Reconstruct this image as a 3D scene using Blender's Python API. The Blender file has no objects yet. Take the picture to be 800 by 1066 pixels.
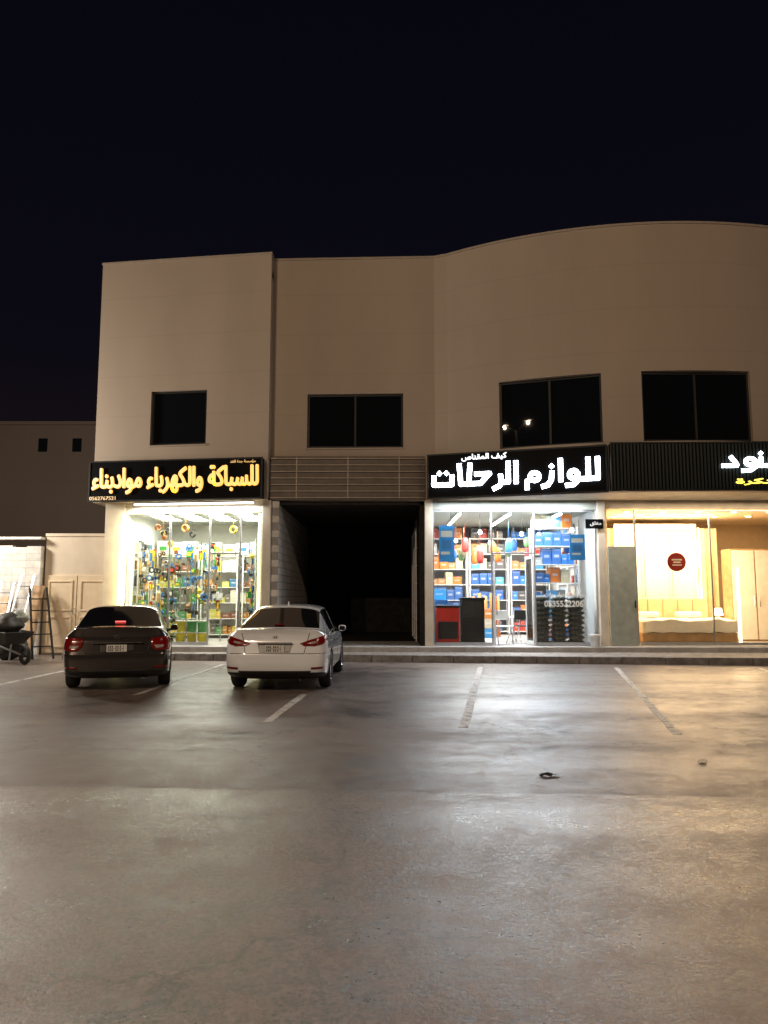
import bpy,bmesh,math,random
from mathutils import Vector,Matrix
from mathutils.bvhtree import BVHTree
random.seed(7)
sc=bpy.context.scene
col=sc.collection
R=math.radians

# ------------------------------------------------------------ materials
def nodes(name):
    m=bpy.data.materials.new(name); m.use_nodes=True
    nt=m.node_tree; b=nt.nodes['Principled BSDF']
    return m,nt,b
def N(nt,t,**k):
    n=nt.nodes.new(t)
    for a,v in k.items():
        try: setattr(n,a,v)
        except Exception: pass
    return n
def mat(name,c,rough=.5,metal=0,var=.15,scale=6,bump=0,bscale=60,emit=None,es=0,coat=0,alpha=1,spec=.5):
    m,nt,b=nodes(name)
    tc=N(nt,'ShaderNodeTexCoord')
    if var>0:
        no=N(nt,'ShaderNodeTexNoise'); no.inputs['Scale'].default_value=scale; no.inputs['Detail'].default_value=3
        nt.links.new(tc.outputs['Object'],no.inputs['Vector'])
        r=N(nt,'ShaderNodeValToRGB')
        r.color_ramp.elements[0].position=.3; r.color_ramp.elements[1].position=.7
        r.color_ramp.elements[0].color=(c[0]*(1-var),c[1]*(1-var),c[2]*(1-var),1)
        r.color_ramp.elements[1].color=(min(1,c[0]*(1+var)),min(1,c[1]*(1+var)),min(1,c[2]*(1+var)),1)
        nt.links.new(no.outputs['Fac'],r.inputs['Fac']); nt.links.new(r.outputs['Color'],b.inputs['Base Color'])
    else: b.inputs['Base Color'].default_value=(*c,1)
    b.inputs['Roughness'].default_value=rough; b.inputs['Metallic'].default_value=metal
    b.inputs['Specular IOR Level'].default_value=spec
    if coat: b.inputs['Coat Weight'].default_value=coat; b.inputs['Coat Roughness'].default_value=.05
    if bump:
        n2=N(nt,'ShaderNodeTexNoise'); n2.inputs['Scale'].default_value=bscale; n2.inputs['Detail'].default_value=3
        nt.links.new(tc.outputs['Object'],n2.inputs['Vector'])
        bp=N(nt,'ShaderNodeBump'); bp.inputs['Strength'].default_value=bump; bp.inputs['Distance'].default_value=.02
        nt.links.new(n2.outputs['Fac'],bp.inputs['Height']); nt.links.new(bp.outputs['Normal'],b.inputs['Normal'])
    if emit:
        b.inputs['Emission Color'].default_value=(*emit,1); b.inputs['Emission Strength'].default_value=es
    return m
def glassmat(name,tint=(.95,.97,.96)):
    m=bpy.data.materials.new(name); m.use_nodes=True; nt=m.node_tree; nt.nodes.clear()
    o=N(nt,'ShaderNodeOutputMaterial'); mx=N(nt,'ShaderNodeMixShader')
    t=N(nt,'ShaderNodeBsdfTransparent'); t.inputs['Color'].default_value=(*tint,1)
    g=N(nt,'ShaderNodeBsdfGlossy'); g.inputs['Roughness'].default_value=.02
    f=N(nt,'ShaderNodeFresnel'); f.inputs['IOR'].default_value=1.5
    nt.links.new(f.outputs[0],mx.inputs[0])
    nt.links.new(t.outputs[0],mx.inputs[1]); nt.links.new(g.outputs[0],mx.inputs[2]); nt.links.new(mx.outputs[0],o.inputs[0])
    return m
def asphalt(name,c0,c1,r0,r1,spec,coat,crough):
    m,nt,b=nodes(name); L=nt.links.new
    tc=N(nt,'ShaderNodeTexCoord')
    def noise(sc_,det,rg,mp=None):
        n=N(nt,'ShaderNodeTexNoise'); n.inputs['Scale'].default_value=sc_; n.inputs['Detail'].default_value=det; n.inputs['Roughness'].default_value=rg
        if mp:
            q=N(nt,'ShaderNodeMapping'); q.inputs['Scale'].default_value=mp; q.inputs['Rotation'].default_value=(0,0,R(4)); L(tc.outputs['Object'],q.inputs[0]); L(q.outputs[0],n.inputs['Vector'])
        else: L(tc.outputs['Object'],n.inputs['Vector'])
        return n
    def ma(a,k,c):
        n=N(nt,'ShaderNodeMath',operation='MULTIPLY_ADD'); n.inputs[1].default_value=k; L(a,n.inputs[0])
        if c is None: n.inputs[2].default_value=0
        else: L(c,n.inputs[2])
        return n.outputs[0]
    def mr(v,a,b_,c,d):
        n=N(nt,'ShaderNodeMapRange'); n.inputs['From Min'].default_value=a; n.inputs['From Max'].default_value=b_
        n.inputs['To Min'].default_value=c; n.inputs['To Max'].default_value=d
        L(v,n.inputs['Value']); return n.outputs[0]
    big=noise(1,6,.65,(.15,.75,1)); mid=noise(2.6,10,.80); agg=noise(30,5,.9)
    vo=N(nt,'ShaderNodeTexVoronoi'); vo.inputs['Scale'].default_value=48; L(tc.outputs['Object'],vo.inputs['Vector'])
    sc_=N(nt,'ShaderNodeSeparateColor'); L(vo.outputs['Color'],sc_.inputs[0])
    s=ma(sc_.outputs[0],.32,ma(agg.outputs['Fac'],1.1,ma(mid.outputs['Fac'],1.1,ma(big.outputs['Fac'],.5,None))))
    f=mr(s,1.2,1.82,0,1)
    cr=N(nt,'ShaderNodeValToRGB'); cr.color_ramp.elements[0].color=(*c0,1); cr.color_ramp.elements[1].color=(*c1,1); L(f,cr.inputs[0])
    st=noise(.8,5,.6); sr=N(nt,'ShaderNodeValToRGB'); sr.color_ramp.elements[0].position=.31; sr.color_ramp.elements[0].color=(.40,.37,.35,1); sr.color_ramp.elements[1].position=.42; sr.color_ramp.elements[1].color=(1,1,1,1)
    L(st.outputs['Fac'],sr.inputs[0])
    mx=N(nt,'ShaderNodeMixRGB'); mx.blend_type='MULTIPLY'; mx.inputs[0].default_value=1; L(cr.outputs[0],mx.inputs[1]); L(sr.outputs[0],mx.inputs[2])
    # hairline cracks
    ve=N(nt,'ShaderNodeTexVoronoi'); ve.feature='DISTANCE_TO_EDGE'; ve.inputs['Scale'].default_value=.42
    wv=N(nt,'ShaderNodeVectorMath',operation='SCALE'); wv.inputs['Scale'].default_value=1.1; wn=noise(1.1,6,.65); L(wn.outputs['Color'],wv.inputs[0])
    wa=N(nt,'ShaderNodeVectorMath',operation='ADD'); L(wv.outputs[0],wa.inputs[0]); L(tc.outputs['Object'],wa.inputs[1]); L(wa.outputs[0],ve.inputs['Vector'])
    ck=mr(ve.outputs['Distance'],.0,.009,.35,1)
    mx2=N(nt,'ShaderNodeMixRGB'); mx2.blend_type='MULTIPLY'; mx2.inputs[0].default_value=1; L(mx.outputs[0],mx2.inputs[1]); L(ck,mx2.inputs[2])
    L(mx2.outputs[0],b.inputs['Base Color'])
    rs=ma(sc_.outputs[0],.14,ma(agg.outputs['Fac'],.35,ma(mid.outputs['Fac'],.9,ma(big.outputs['Fac'],.8,None))))
    L(mr(rs,.9,1.3,r0,r1),b.inputs['Roughness'])
    b.inputs['Specular IOR Level'].default_value=spec
    bp=N(nt,'ShaderNodeBump'); bp.inputs['Strength'].default_value=.7; bp.inputs['Distance'].default_value=.006
    L(ma(sc_.outputs[0],.35,agg.outputs['Fac']),bp.inputs['Height'])
    bp2=N(nt,'ShaderNodeBump'); bp2.inputs['Strength'].default_value=.10; bp2.inputs['Distance'].default_value=.03
    L(mid.outputs['Fac'],bp2.inputs['Height']); L(bp.outputs['Normal'],bp2.inputs['Normal'])
    L(bp2.outputs['Normal'],b.inputs['Normal'])
    L(mr(rs,.95,1.25,coat,0),b.inputs['Coat Weight']); b.inputs['Coat Roughness'].default_value=crough; L(bp2.outputs['Normal'],b.inputs['Coat Normal'])
    return m
def wallmat(name,c,groove=1.15,gz=.3,dark=.92,var=.05):
    m,nt,b=nodes(name)
    tc=N(nt,'ShaderNodeTexCoord'); sp=N(nt,'ShaderNodeSeparateXYZ'); nt.links.new(tc.outputs['Object'],sp.inputs[0])
    a=N(nt,'ShaderNodeMath',operation='ADD'); a.inputs[1].default_value=gz; nt.links.new(sp.outputs['Z'],a.inputs[0])
    d=N(nt,'ShaderNodeMath',operation='DIVIDE'); d.inputs[1].default_value=groove; nt.links.new(a.outputs[0],d.inputs[0])
    f=N(nt,'ShaderNodeMath',operation='FRACT'); nt.links.new(d.outputs[0],f.inputs[0])
    l=N(nt,'ShaderNodeMath',operation='LESS_THAN'); l.inputs[1].default_value=.02; nt.links.new(f.outputs[0],l.inputs[0])
    no=N(nt,'ShaderNodeTexNoise'); no.inputs['Scale'].default_value=.6; no.inputs['Detail'].default_value=5
    mpg=N(nt,'ShaderNodeMapping'); mpg.inputs['Scale'].default_value=(1.2,1.2,.35); nt.links.new(tc.outputs['Object'],mpg.inputs[0]); nt.links.new(mpg.outputs[0],no.inputs['Vector'])
    r=N(nt,'ShaderNodeValToRGB'); r.color_ramp.elements[0].position=.3; r.color_ramp.elements[1].position=.75
    r.color_ramp.elements[0].color=(c[0]*(1-var),c[1]*(1-var),c[2]*(1-var),1); r.color_ramp.elements[1].color=(c[0]*(1+var),c[1]*(1+var),c[2]*(1+var),1)
    nt.links.new(no.outputs['Fac'],r.inputs[0])
    mx=N(nt,'ShaderNodeMixRGB'); mx.blend_type='MULTIPLY'; mx.inputs[2].default_value=(dark,dark,dark,1)
    nt.links.new(l.outputs[0],mx.inputs[0]); nt.links.new(r.outputs[0],mx.inputs[1]); nt.links.new(mx.outputs[0],b.inputs['Base Color'])
    n2=N(nt,'ShaderNodeTexNoise'); n2.inputs['Scale'].default_value=40; nt.links.new(tc.outputs['Object'],n2.inputs['Vector'])
    sb=N(nt,'ShaderNodeMath',operation='MULTIPLY_ADD'); sb.inputs[1].default_value=-2; nt.links.new(l.outputs[0],sb.inputs[0]); nt.links.new(n2.outputs['Fac'],sb.inputs[2])
    bp=N(nt,'ShaderNodeBump'); bp.inputs['Strength'].default_value=.2; bp.inputs['Distance'].default_value=.01
    nt.links.new(sb.outputs[0],bp.inputs['Height']); nt.links.new(bp.outputs[0],b.inputs['Normal'])
    b.inputs['Roughness'].default_value=.75
    return m
def blockmat(name,c,mortar,bw=.4,bh=.2,axis='XZ',ms=.012):
    m,nt,b=nodes(name)
    tc=N(nt,'ShaderNodeTexCoord'); sp=N(nt,'ShaderNodeSeparateXYZ'); cb=N(nt,'ShaderNodeCombineXYZ')
    nt.links.new(tc.outputs['Object'],sp.inputs[0]); nt.links.new(sp.outputs[axis[0]],cb.inputs[0]); nt.links.new(sp.outputs[axis[1]],cb.inputs[1])
    br=N(nt,'ShaderNodeTexBrick'); nt.links.new(cb.outputs[0],br.inputs['Vector'])
    br.inputs['Scale'].default_value=1; br.inputs['Brick Width'].default_value=bw; br.inputs['Row Height'].default_value=bh; br.inputs['Mortar Size'].default_value=ms
    br.inputs['Color1'].default_value=(*c,1); br.inputs['Color2'].default_value=(c[0]*.8,c[1]*.8,c[2]*.8,1); br.inputs['Mortar'].default_value=(*mortar,1)
    no=N(nt,'ShaderNodeTexNoise'); no.inputs['Scale'].default_value=5; no.inputs['Detail'].default_value=5; nt.links.new(tc.outputs['Object'],no.inputs['Vector'])
    mr=N(nt,'ShaderNodeMapRange'); mr.inputs['To Min'].default_value=.6; mr.inputs['To Max'].default_value=1.35; nt.links.new(no.outputs['Fac'],mr.inputs['Value'])
    mx=N(nt,'ShaderNodeMixRGB'); mx.blend_type='MULTIPLY'; mx.inputs[0].default_value=1; nt.links.new(br.outputs['Color'],mx.inputs[1]); nt.links.new(mr.outputs[0],mx.inputs[2])
    nt.links.new(mx.outputs[0],b.inputs['Base Color'])
    bp=N(nt,'ShaderNodeBump'); bp.inputs['Strength'].default_value=.7; bp.inputs['Distance'].default_value=.02; bp.invert=True
    nt.links.new(br.outputs['Fac'],bp.inputs['Height']); nt.links.new(bp.outputs[0],b.inputs['Normal'])
    b.inputs['Roughness'].default_value=.85
    return m
def emis(name,c,s,samp=False):
    m=mat(name,(.8,.8,.8),.4,var=0,emit=c,es=s)
    if not samp:
        try: m.cycles.emission_sampling='NONE'
        except Exception: pass
    return m
def wornpaint(name):
    m,nt,b=nodes(name); L=nt.links.new
    tc=N(nt,'ShaderNodeTexCoord'); no=N(nt,'ShaderNodeTexNoise'); no.inputs['Scale'].default_value=7; no.inputs['Detail'].default_value=7; no.inputs['Roughness'].default_value=.75
    L(tc.outputs['Object'],no.inputs['Vector']); r=N(nt,'ShaderNodeValToRGB'); r.color_ramp.elements[0].position=.38; r.color_ramp.elements[0].color=(.14,.12,.11,1); r.color_ramp.elements[1].position=.50; r.color_ramp.elements[1].color=(.60,.57,.54,1)
    L(no.outputs['Fac'],r.inputs[0]); L(r.outputs[0],b.inputs['Base Color']); b.inputs['Roughness'].default_value=.6
    return m
M={}
M['asphalt']=asphalt('asphalt_parking',(.035,.028,.025),(.285,.222,.196),.38,.60,.55,.55,.28)
M['road']=asphalt('asphalt_polished',(.040,.033,.031),(.310,.248,.226),.27,.50,.8,.85,.24)
M['wall']=wallmat('beige_render',(.40,.325,.258),var=.08)
M['walldim']=wallmat('unlit_beige_render',(.12,.085,.065))  # beige neighbour wall, its unlit look put into a darker colour
M['creamwall']=mat('cream_render',(.66,.56,.44),.75,var=.08,scale=2)
M['wallcap']=mat('parapet_cap',(.36,.295,.235),.6,var=.08)
M['kerb']=mat('kerb_concrete',(.19,.175,.165),.8,bump=.3,var=.35)
M['pave']=blockmat('paving',(.3,.27,.24),(.15,.13,.12),.3,.3,'XY')
M['tile']=blockmat('floor_tile',(.4,.38,.36),(.25,.25,.25),.6,.6,'XY',.006)
M['block']=blockmat('grey_block',(.62,.58,.52),(.3,.28,.25),.4,.2,'YZ')
M['blockw']=blockmat('pale_block',(.78,.75,.70),(.6,.57,.53),.4,.2,'XZ',.006)
M['plaster']=mat('white_plaster',(.75,.74,.7),.7,var=.06)
M['plasterd']=mat('grey_plaster',(.42,.42,.42),.7,var=.06)
M['cream']=mat('cream_plaster',(.74,.6,.42),.7,var=.06)
M['creamlit']=mat('cream_pillar',(.6,.53,.42),.6,var=.12,scale=3)
M['darkroom']=mat('unlit_bay_dark',(.03,.026,.023),.95,var=.3,bump=.3,spec=.1)  # near-black colour stands in for the darkness of the unlit bay
M['alu']=mat('aluminium',(.55,.56,.57),.35,.9,var=.06)
M['aludark']=mat('dark_aluminium',(.012,.011,.011),.5,0,var=.1,spec=.3)
M['greypanel']=mat('grey_panel',(.30,.32,.27),.5,var=.12)
M['louver']=mat('rail_metal',(.42,.35,.28),.5,.1,var=.12)
M['louverback']=mat('rail_backing',(.16,.13,.105),.8,var=.12)
M['signblack']=mat('sign_black',(.002,.002,.0025),.5,var=.1,spec=.06)
M['signrib']=mat('sign_rib',(.007,.012,.009),.45,var=.2,spec=.25)
M['winglass']=mat('window_glass_dark',(.006,.007,.009),.012,var=0,spec=.2)
M['glass']=glassmat('shop_glass')
M['yellow']=emis('sign_yellow',(1,.45,.018),1.15,True)
M['whitelet']=emis('sign_white',(.80,.88,1),20,True)
M['whitesm']=emis('sign_white_small',(.9,.94,1),1.6)
M['yellow3']=emis('sign_gold_small',(1,.50,.05),.6)
M['yellow2']=emis('sign_yellow_small',(1,.75,.06),1.7)
M['tube']=emis('tube_light',(.9,.97,1),22)
M['panel']=emis('panel_light',(.88,.95,1),4)
M['tubewarm']=emis('tube_light_warm',(1,.75,.42),12)
M['led']=emis('led_strip_yellow',(1,.82,.36),13)
M['paint']=wornpaint('road_paint')
M['white']=mat('white_paint_metal',(.7,.7,.68),.4,var=.05)
M['black']=mat('black_plastic',(.012,.012,.012),.5,var=0)
M['rubber']=mat('tyre_rubber',(.02,.02,.02),.85,var=.1)
M['chrome']=mat('chrome',(.75,.75,.75),.12,1,var=0)
M['rim']=mat('alloy_rim',(.5,.5,.52),.25,.9,var=0)
M['redlamp']=mat('red_lens',(.19,.006,.005),.12,var=0,coat=.7)
M['redlit']=emis('red_brake_lit',(1,.05,.05),2.2)
M['clearlamp']=mat('clear_lens',(.38,.33,.30),.1,var=0,coat=1)
M['plate']=mat('number_plate',(.7,.7,.66),.4,var=.04)
M['cglass']=mat('car_glass',(.008,.009,.01),.05,var=0,spec=.8)
M['bulb']=emis('street_bulb',(1,.70,.38),4)
M['steel']=mat('galvanised_steel',(.4,.4,.39),.45,.8,var=.15)
M['poleblack']=mat('black_painted_pole',(.01,.01,.01),.7,var=.15,spec=.1)
M['mattress']=mat('mattress_white',(.78,.74,.68),.8,var=.05)
M['wood']=mat('wood',(.42,.26,.13),.5,var=.25)
M['curtain']=mat('curtain',(.68,.5,.3),.8,var=.12)
M['redplas']=mat('red_plastic',(.5,.03,.02),.4,var=.1)
M['reddisc']=mat('dark_red_disc',(.26,.012,.01),.4,var=.1)
M['sack']=mat('bundle_dark',(.16,.17,.17),.7,var=.75,scale=14,bump=.4)
M['rust']=mat('dark_metal',(.05,.045,.04),.6,.5,var=.3)
M['shade']=mat('paint_shade',(.35,.35,.35),.4,var=0)

# ------------------------------------------------------------ builders
def link(o): col.objects.link(o); return o
def empty(name,label,cat,loc=(0,0,0),rz=0,group=None):
    e=link(bpy.data.objects.new(name,None)); e.location=loc; e.rotation_euler=(0,0,rz); e.empty_display_size=.3
    if label: e['label']=label
    if cat: e['category']=cat
    if group: e['group']=group
    return e
class MB:
    def __init__(s): s.bm=bmesh.new(); s.mi=0
    def _tag(s,fs):
        for f in fs: f.material_index=s.mi
    def box(s,x0,x1,y0,y1,z0,z1):
        v=[s.bm.verts.new(p) for p in [(x0,y0,z0),(x1,y0,z0),(x1,y1,z0),(x0,y1,z0),(x0,y0,z1),(x1,y0,z1),(x1,y1,z1),(x0,y1,z1)]]
        fs=[s.bm.faces.new([v[i] for i in q]) for q in [(3,2,1,0),(4,5,6,7),(0,1,5,4),(1,2,6,5),(2,3,7,6),(3,0,4,7)]]
        s._tag(fs); return s
    def cyl(s,p0,p1,r0,r1=None,seg=12):
        r1=r0 if r1 is None else r1
        p0=Vector(p0);p1=Vector(p1);d=(p1-p0).normalized()
        u=d.orthogonal().normalized();w=d.cross(u)
        a=[];b=[]
        for i in range(seg):
            t=2*math.pi*i/seg; o=u*math.cos(t)+w*math.sin(t)
            a.append(s.bm.verts.new(p0+o*r0)); b.append(s.bm.verts.new(p1+o*r1))
        fs=[s.bm.faces.new([a[i],a[(i+1)%seg],b[(i+1)%seg],b[i]]) for i in range(seg)]
        fs+= [s.bm.faces.new(a[::-1]),s.bm.faces.new(b)]
        s._tag(fs); return s
    def lathe(s,prof,c=(0,0,0),axis='Z',seg=24):
        rings=[]
        for r,h in prof:
            ring=[]
            for i in range(seg):
                t=2*math.pi*i/seg; p=(r*math.cos(t),r*math.sin(t),h)
                if axis=='X': p=(p[2],p[0],p[1])
                if axis=='Y': p=(p[0],p[2],p[1])
                ring.append(s.bm.verts.new((p[0]+c[0],p[1]+c[1],p[2]+c[2])))
            rings.append(ring)
        fs=[]
        for a,b in zip(rings,rings[1:]):
            for i in range(seg): fs.append(s.bm.faces.new([a[i],a[(i+1)%seg],b[(i+1)%seg],b[i]]))
        s._tag(fs); return s
    def torus(s,c,Rr,r,axis='Y',seg=24,s2=8):
        prof=[(Rr+r*math.cos(2*math.pi*k/s2),r*math.sin(2*math.pi*k/s2)) for k in range(s2+1)]
        return s.lathe(prof,c,axis,seg)
    def prism(s,pts,z0,z1):
        a=[s.bm.verts.new((p[0],p[1],z0)) for p in pts]; b=[s.bm.verts.new((p[0],p[1],z1)) for p in pts]
        n=len(pts); fs=[s.bm.faces.new(a[::-1]),s.bm.faces.new(b)]
        fs+=[s.bm.faces.new([a[i],a[(i+1)%n],b[(i+1)%n],b[i]]) for i in range(n)]
        s._tag(fs); return s
    def prismy(s,pts,y0,y1):
        a=[s.bm.verts.new((p[0],y0,p[1])) for p in pts]; b=[s.bm.verts.new((p[0],y1,p[1])) for p in pts]
        n=len(pts); fs=[s.bm.faces.new(a),s.bm.faces.new(b[::-1])]
        fs+=[s.bm.faces.new([a[i],a[(i+1)%n],b[(i+1)%n],b[i]]) for i in range(n)]
        s._tag(fs); return s
    def done(s,name,mats,parent=None,bevel=0,smooth=False,loc=(0,0,0),rz=0,label=None,cat=None,group=None,kind=None,fixn=True):
        if smooth: bmesh.ops.remove_doubles(s.bm,verts=s.bm.verts,dist=1e-6)
        if fixn: bmesh.ops.recalc_face_normals(s.bm,faces=s.bm.faces)
        me=bpy.data.meshes.new(name); s.bm.to_mesh(me); s.bm.free()
        for m in (mats if isinstance(mats,(list,tuple)) else [mats]): me.materials.append(m)
        if smooth:
            for p in me.polygons: p.use_smooth=True
        o=link(bpy.data.objects.new(name,me)); o.location=loc; o.rotation_euler=(0,0,rz)
        if parent: o.parent=parent
        if bevel:
            b=o.modifiers.new('bevel','BEVEL'); b.width=bevel; b.segments=2; b.limit_method='ANGLE'
        if label: o['label']=label
        if cat: o['category']=cat
        if group: o['group']=group
        if kind: o['kind']=kind
        return o
def dup(o,loc,rz=None,parent=None):
    c=o.copy(); link(c)
    if parent: c.parent=parent
    else:
        c.location=loc
        if rz is not None: c.rotation_euler=(0,0,rz)
    for ch in o.children: dup(ch,None,None,c)
    return c

# ------------------------------------------------------------ arabic
T={'ا':(0xFE8D,0),'أ':(0xFE83,0),'ب':(0xFE8F,1),'ت':(0xFE95,1),'ة':(0xFE93,0),'ث':(0xFE99,1),'ج':(0xFE9D,1),'ح':(0xFEA1,1),'خ':(0xFEA5,1),'د':(0xFEA9,0),'ر':(0xFEAD,0),'ز':(0xFEAF,0),'س':(0xFEB1,1),'ش':(0xFEB5,1),'ص':(0xFEB9,1),'ض':(0xFEBD,1),'ط':(0xFEC1,1),'ع':(0xFEC9,1),'غ':(0xFECD,1),'ف':(0xFED1,1),'ق':(0xFED5,1),'ك':(0xFED9,1),'ل':(0xFEDD,1),'م':(0xFEE1,1),'ن':(0xFEE5,1),'ه':(0xFEE9,1),'و':(0xFEED,0),'ؤ':(0xFE85,0),'ي':(0xFEF1,1)}
def shape(s):
    s=s.replace('لا','\ue000'); out=[]
    def joinL(c): return c in T and T[c][1]==1
    def joinR(c): return c in T or c=='\ue000'
    for i,c in enumerate(s):
        p=s[i-1] if i else ' '; n=s[i+1] if i+1<len(s) else ' '
        pj=joinL(p) and joinR(c); nj=joinL(c) and joinR(n)
        if c=='\ue000': out.append(chr(0xFEFC if pj else 0xFEFB))
        elif c=='ء': out.append(chr(0xFE80))
        elif c in T:
            b=T[c][0]; out.append(chr(b+(3 if pj and nj else 2 if nj else 1 if pj else 0)))
        else: out.append(c)
    return ''.join(out[::-1])
def text(name,s,x0,x1,z0,z1,y,m,parent,extr=.02,bold=0,label=None):
    """lettering cut from sheet: the outline is thickened by stacking shifted copies a hair apart in depth"""
    cu=bpy.data.curves.new('t','FONT'); cu.body=s; cu.size=1; cu.extrude=extr; cu.resolution_u=4
    to=link(bpy.data.objects.new('t',cu)); bpy.context.view_layer.update()
    dg=bpy.context.evaluated_depsgraph_get()
    me=bpy.data.meshes.new_from_object(to.evaluated_get(dg)); bpy.data.objects.remove(to)
    xs=[v.co.x for v in me.vertices]; ys=[v.co.y for v in me.vertices]
    if not xs: return None
    ax,bx,ay,by=min(xs),max(xs),min(ys),max(ys)
    for v in me.vertices:
        X=x0+bold+(v.co.x-ax)/(bx-ax)*(x1-x0-2*bold); Z=z0+bold+(v.co.y-ay)/(by-ay)*(z1-z0-2*bold); v.co=(X,y-v.co.z-extr,Z)
    if bold:
        bm=bmesh.new()
        for k in range(9):
            n0=len(bm.verts); bm.from_mesh(me); bm.verts.ensure_lookup_table()
            an=2*math.pi*k/8; r=0 if k==8 else bold
            for v in bm.verts[n0:]: v.co.x+=r*math.cos(an); v.co.z+=r*math.sin(an); v.co.y-=k*.0006
        bm.to_mesh(me); bm.free()
    me.materials.clear(); me.materials.append(m)
    o=link(bpy.data.objects.new(name,me)); o.parent=parent
    return o
def strokes(name,paths,dots,x0,x1,z0,z1,y,m,parent,th,dr=None):
    P=[p for q in paths for p in q]+dots
    us=[p[0] for p in P]; vs=[p[1] for p in P]; u0,u1,v0,v1=min(us),max(us),min(vs),max(vs)
    h=th/2; k=0; b=MB(); ext=.03
    f=lambda p:Vector((x1-h-(p[0]-u0)/(u1-u0)*(x1-x0-th), z0+h+(p[1]-v0)/(v1-v0)*(z1-z0-th)))
    def disc(c,r,kk): b.prismy([(c.x+r*math.cos(2*math.pi*i/16),c.y+r*math.sin(2*math.pi*i/16)) for i in range(16)],y-ext-kk*.0004,y)
    for q in paths:
        w=[f(p) for p in q]
        for i in range(len(w)-1):
            d=(w[i+1]-w[i])
            if d.length<1e-5: continue
            d.normalize(); n=Vector((-d.y,d.x))*h; A=w[i]; B=w[i+1]
            if i==0 and len(q)<9: A=A-d*h*.9
            if i==len(w)-2 and len(q)<9: B=B+d*h*.9
            b.prismy([tuple(A+n),tuple(A-n),tuple(B-n),tuple(B+n)],y-ext-k*.0004,y); k=(k+1)%9
            if i>0: disc(w[i],h,k+.5); k=(k+1)%9
    for p in dots:
        c=f(p); r=dr or h*1.05
        b.prismy([(c.x,c.y+r*1.25),(c.x-r*1.25,c.y),(c.x,c.y-r*1.25),(c.x+r*1.25,c.y)],y-ext,y)
    return b.done(name,m,parent)
def ring(cu,cv,r,ry=None,a0=0,a1=360,n=16):
    ry=ry or r
    return [(cu+r*math.cos(R(a0+(a1-a0)*i/n)),cv+ry*math.sin(R(a0+(a1-a0)*i/n))) for i in range(n+1)]

# ------------------------------------------------------------ camera / world
cam=bpy.data.cameras.new('Camera'); co=link(bpy.data.objects.new('Camera',cam))
cam.sensor_fit='VERTICAL'; cam.sensor_height=36; cam.lens=26.0; cam.clip_end=2000
co.location=(0,0,1.65); co.rotation_euler=(R(96.4),0,0); sc.camera=co
w=bpy.data.worlds.new('World'); sc.world=w; w.use_nodes=True; nt=w.node_tree
bg=nt.nodes['Background']
tc=N(nt,'ShaderNodeTexCoord'); sp=N(nt,'ShaderNodeSeparateXYZ'); nt.links.new(tc.outputs['Generated'],sp.inputs[0])
cr=N(nt,'ShaderNodeValToRGB'); e=cr.color_ramp.elements
e[0].position=0; e[0].color=(.012,.0065,.006,1); e[1].position=.75; e[1].color=(.0017,.0019,.0046,1)
x=cr.color_ramp.elements.new(.3); x.color=(.0036,.0032,.0062,1)
nt.links.new(sp.outputs['Z'],cr.inputs[0]); nt.links.new(cr.outputs[0],bg.inputs[0]); bg.inputs[1].default_value=1
sc.view_settings.view_transform='Standard'

# ------------------------------------------------------------ ground
b=MB(); b.prism([(-300,-300),(300,-300),(300,400),(-300,400)],-.2,0)
b.done('ground',M['asphalt'],kind='structure')
b=MB()
edge=[]
for i in range(481):
    X=60-.25*i; edge.append((X,6.45-.06*X+random.uniform(-.03,.03)))
b.prism([(-60,-30),(60,-30)]+edge,-.05,.003)
b.done('road',M['road'],kind='structure')
def line(x17,d0,d1,wd=.1,sl=.19):
    b=MB(); n=40
    L=[];Rr=[]
    for i in range(n+1):
        d=d0+(d1-d0)*i/n; X=x17-sl*(17-d)
        L.append((X-wd/2+random.uniform(-.012,.012),d)); Rr.append((X+wd/2+random.uniform(-.012,.012),d))
    b.prism(Rr+L[::-1],.0005,.0045)
    b.done('parking_line',M['paint'],kind='structure')
line(5.26,9.05,17.2,.1,.222); line(2.17,9.5,17.3,.12,.156); line(-1.03,9.9,12.6,.12,.07); line(-3.9,12.6,18.0,.1,.05); line(-6.95,13.6,16.4,.12,.05); line(8.5,9,17,.1,.25)
# pavement
def kf(X): return 19.1-.095*(X+6)
def pv(x0,x1,off,yb,z0,z1,m,name):
    b=MB(); b.prism([(x0,kf(x0)+off),(x1,kf(x1)+off),(x1,yb),(x0,yb)],z0,z1); return b.done(name,m,kind='structure')
pv(-8.3,16,.16,22,-.1,.165,M['pave'],'pavement')
b=MB()
X=-8.3
while X<16:
    b.prism([(X+.006,kf(X)),(X+.99,kf(X+1)),(X+.99,kf(X+1)+.15),(X+.006,kf(X)+.15)],-.1,.175+random.uniform(-.004,.004)); X+=1
b.done('kerb',M['kerb'],kind='structure',bevel=.012)
b=MB(); b.prism([(-8.0,19.75),(16,19.3),(16,22),(-8.0,22)],0,.3)
b.done('shop_step',M['tile'],kind='structure',bevel=.01)

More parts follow.
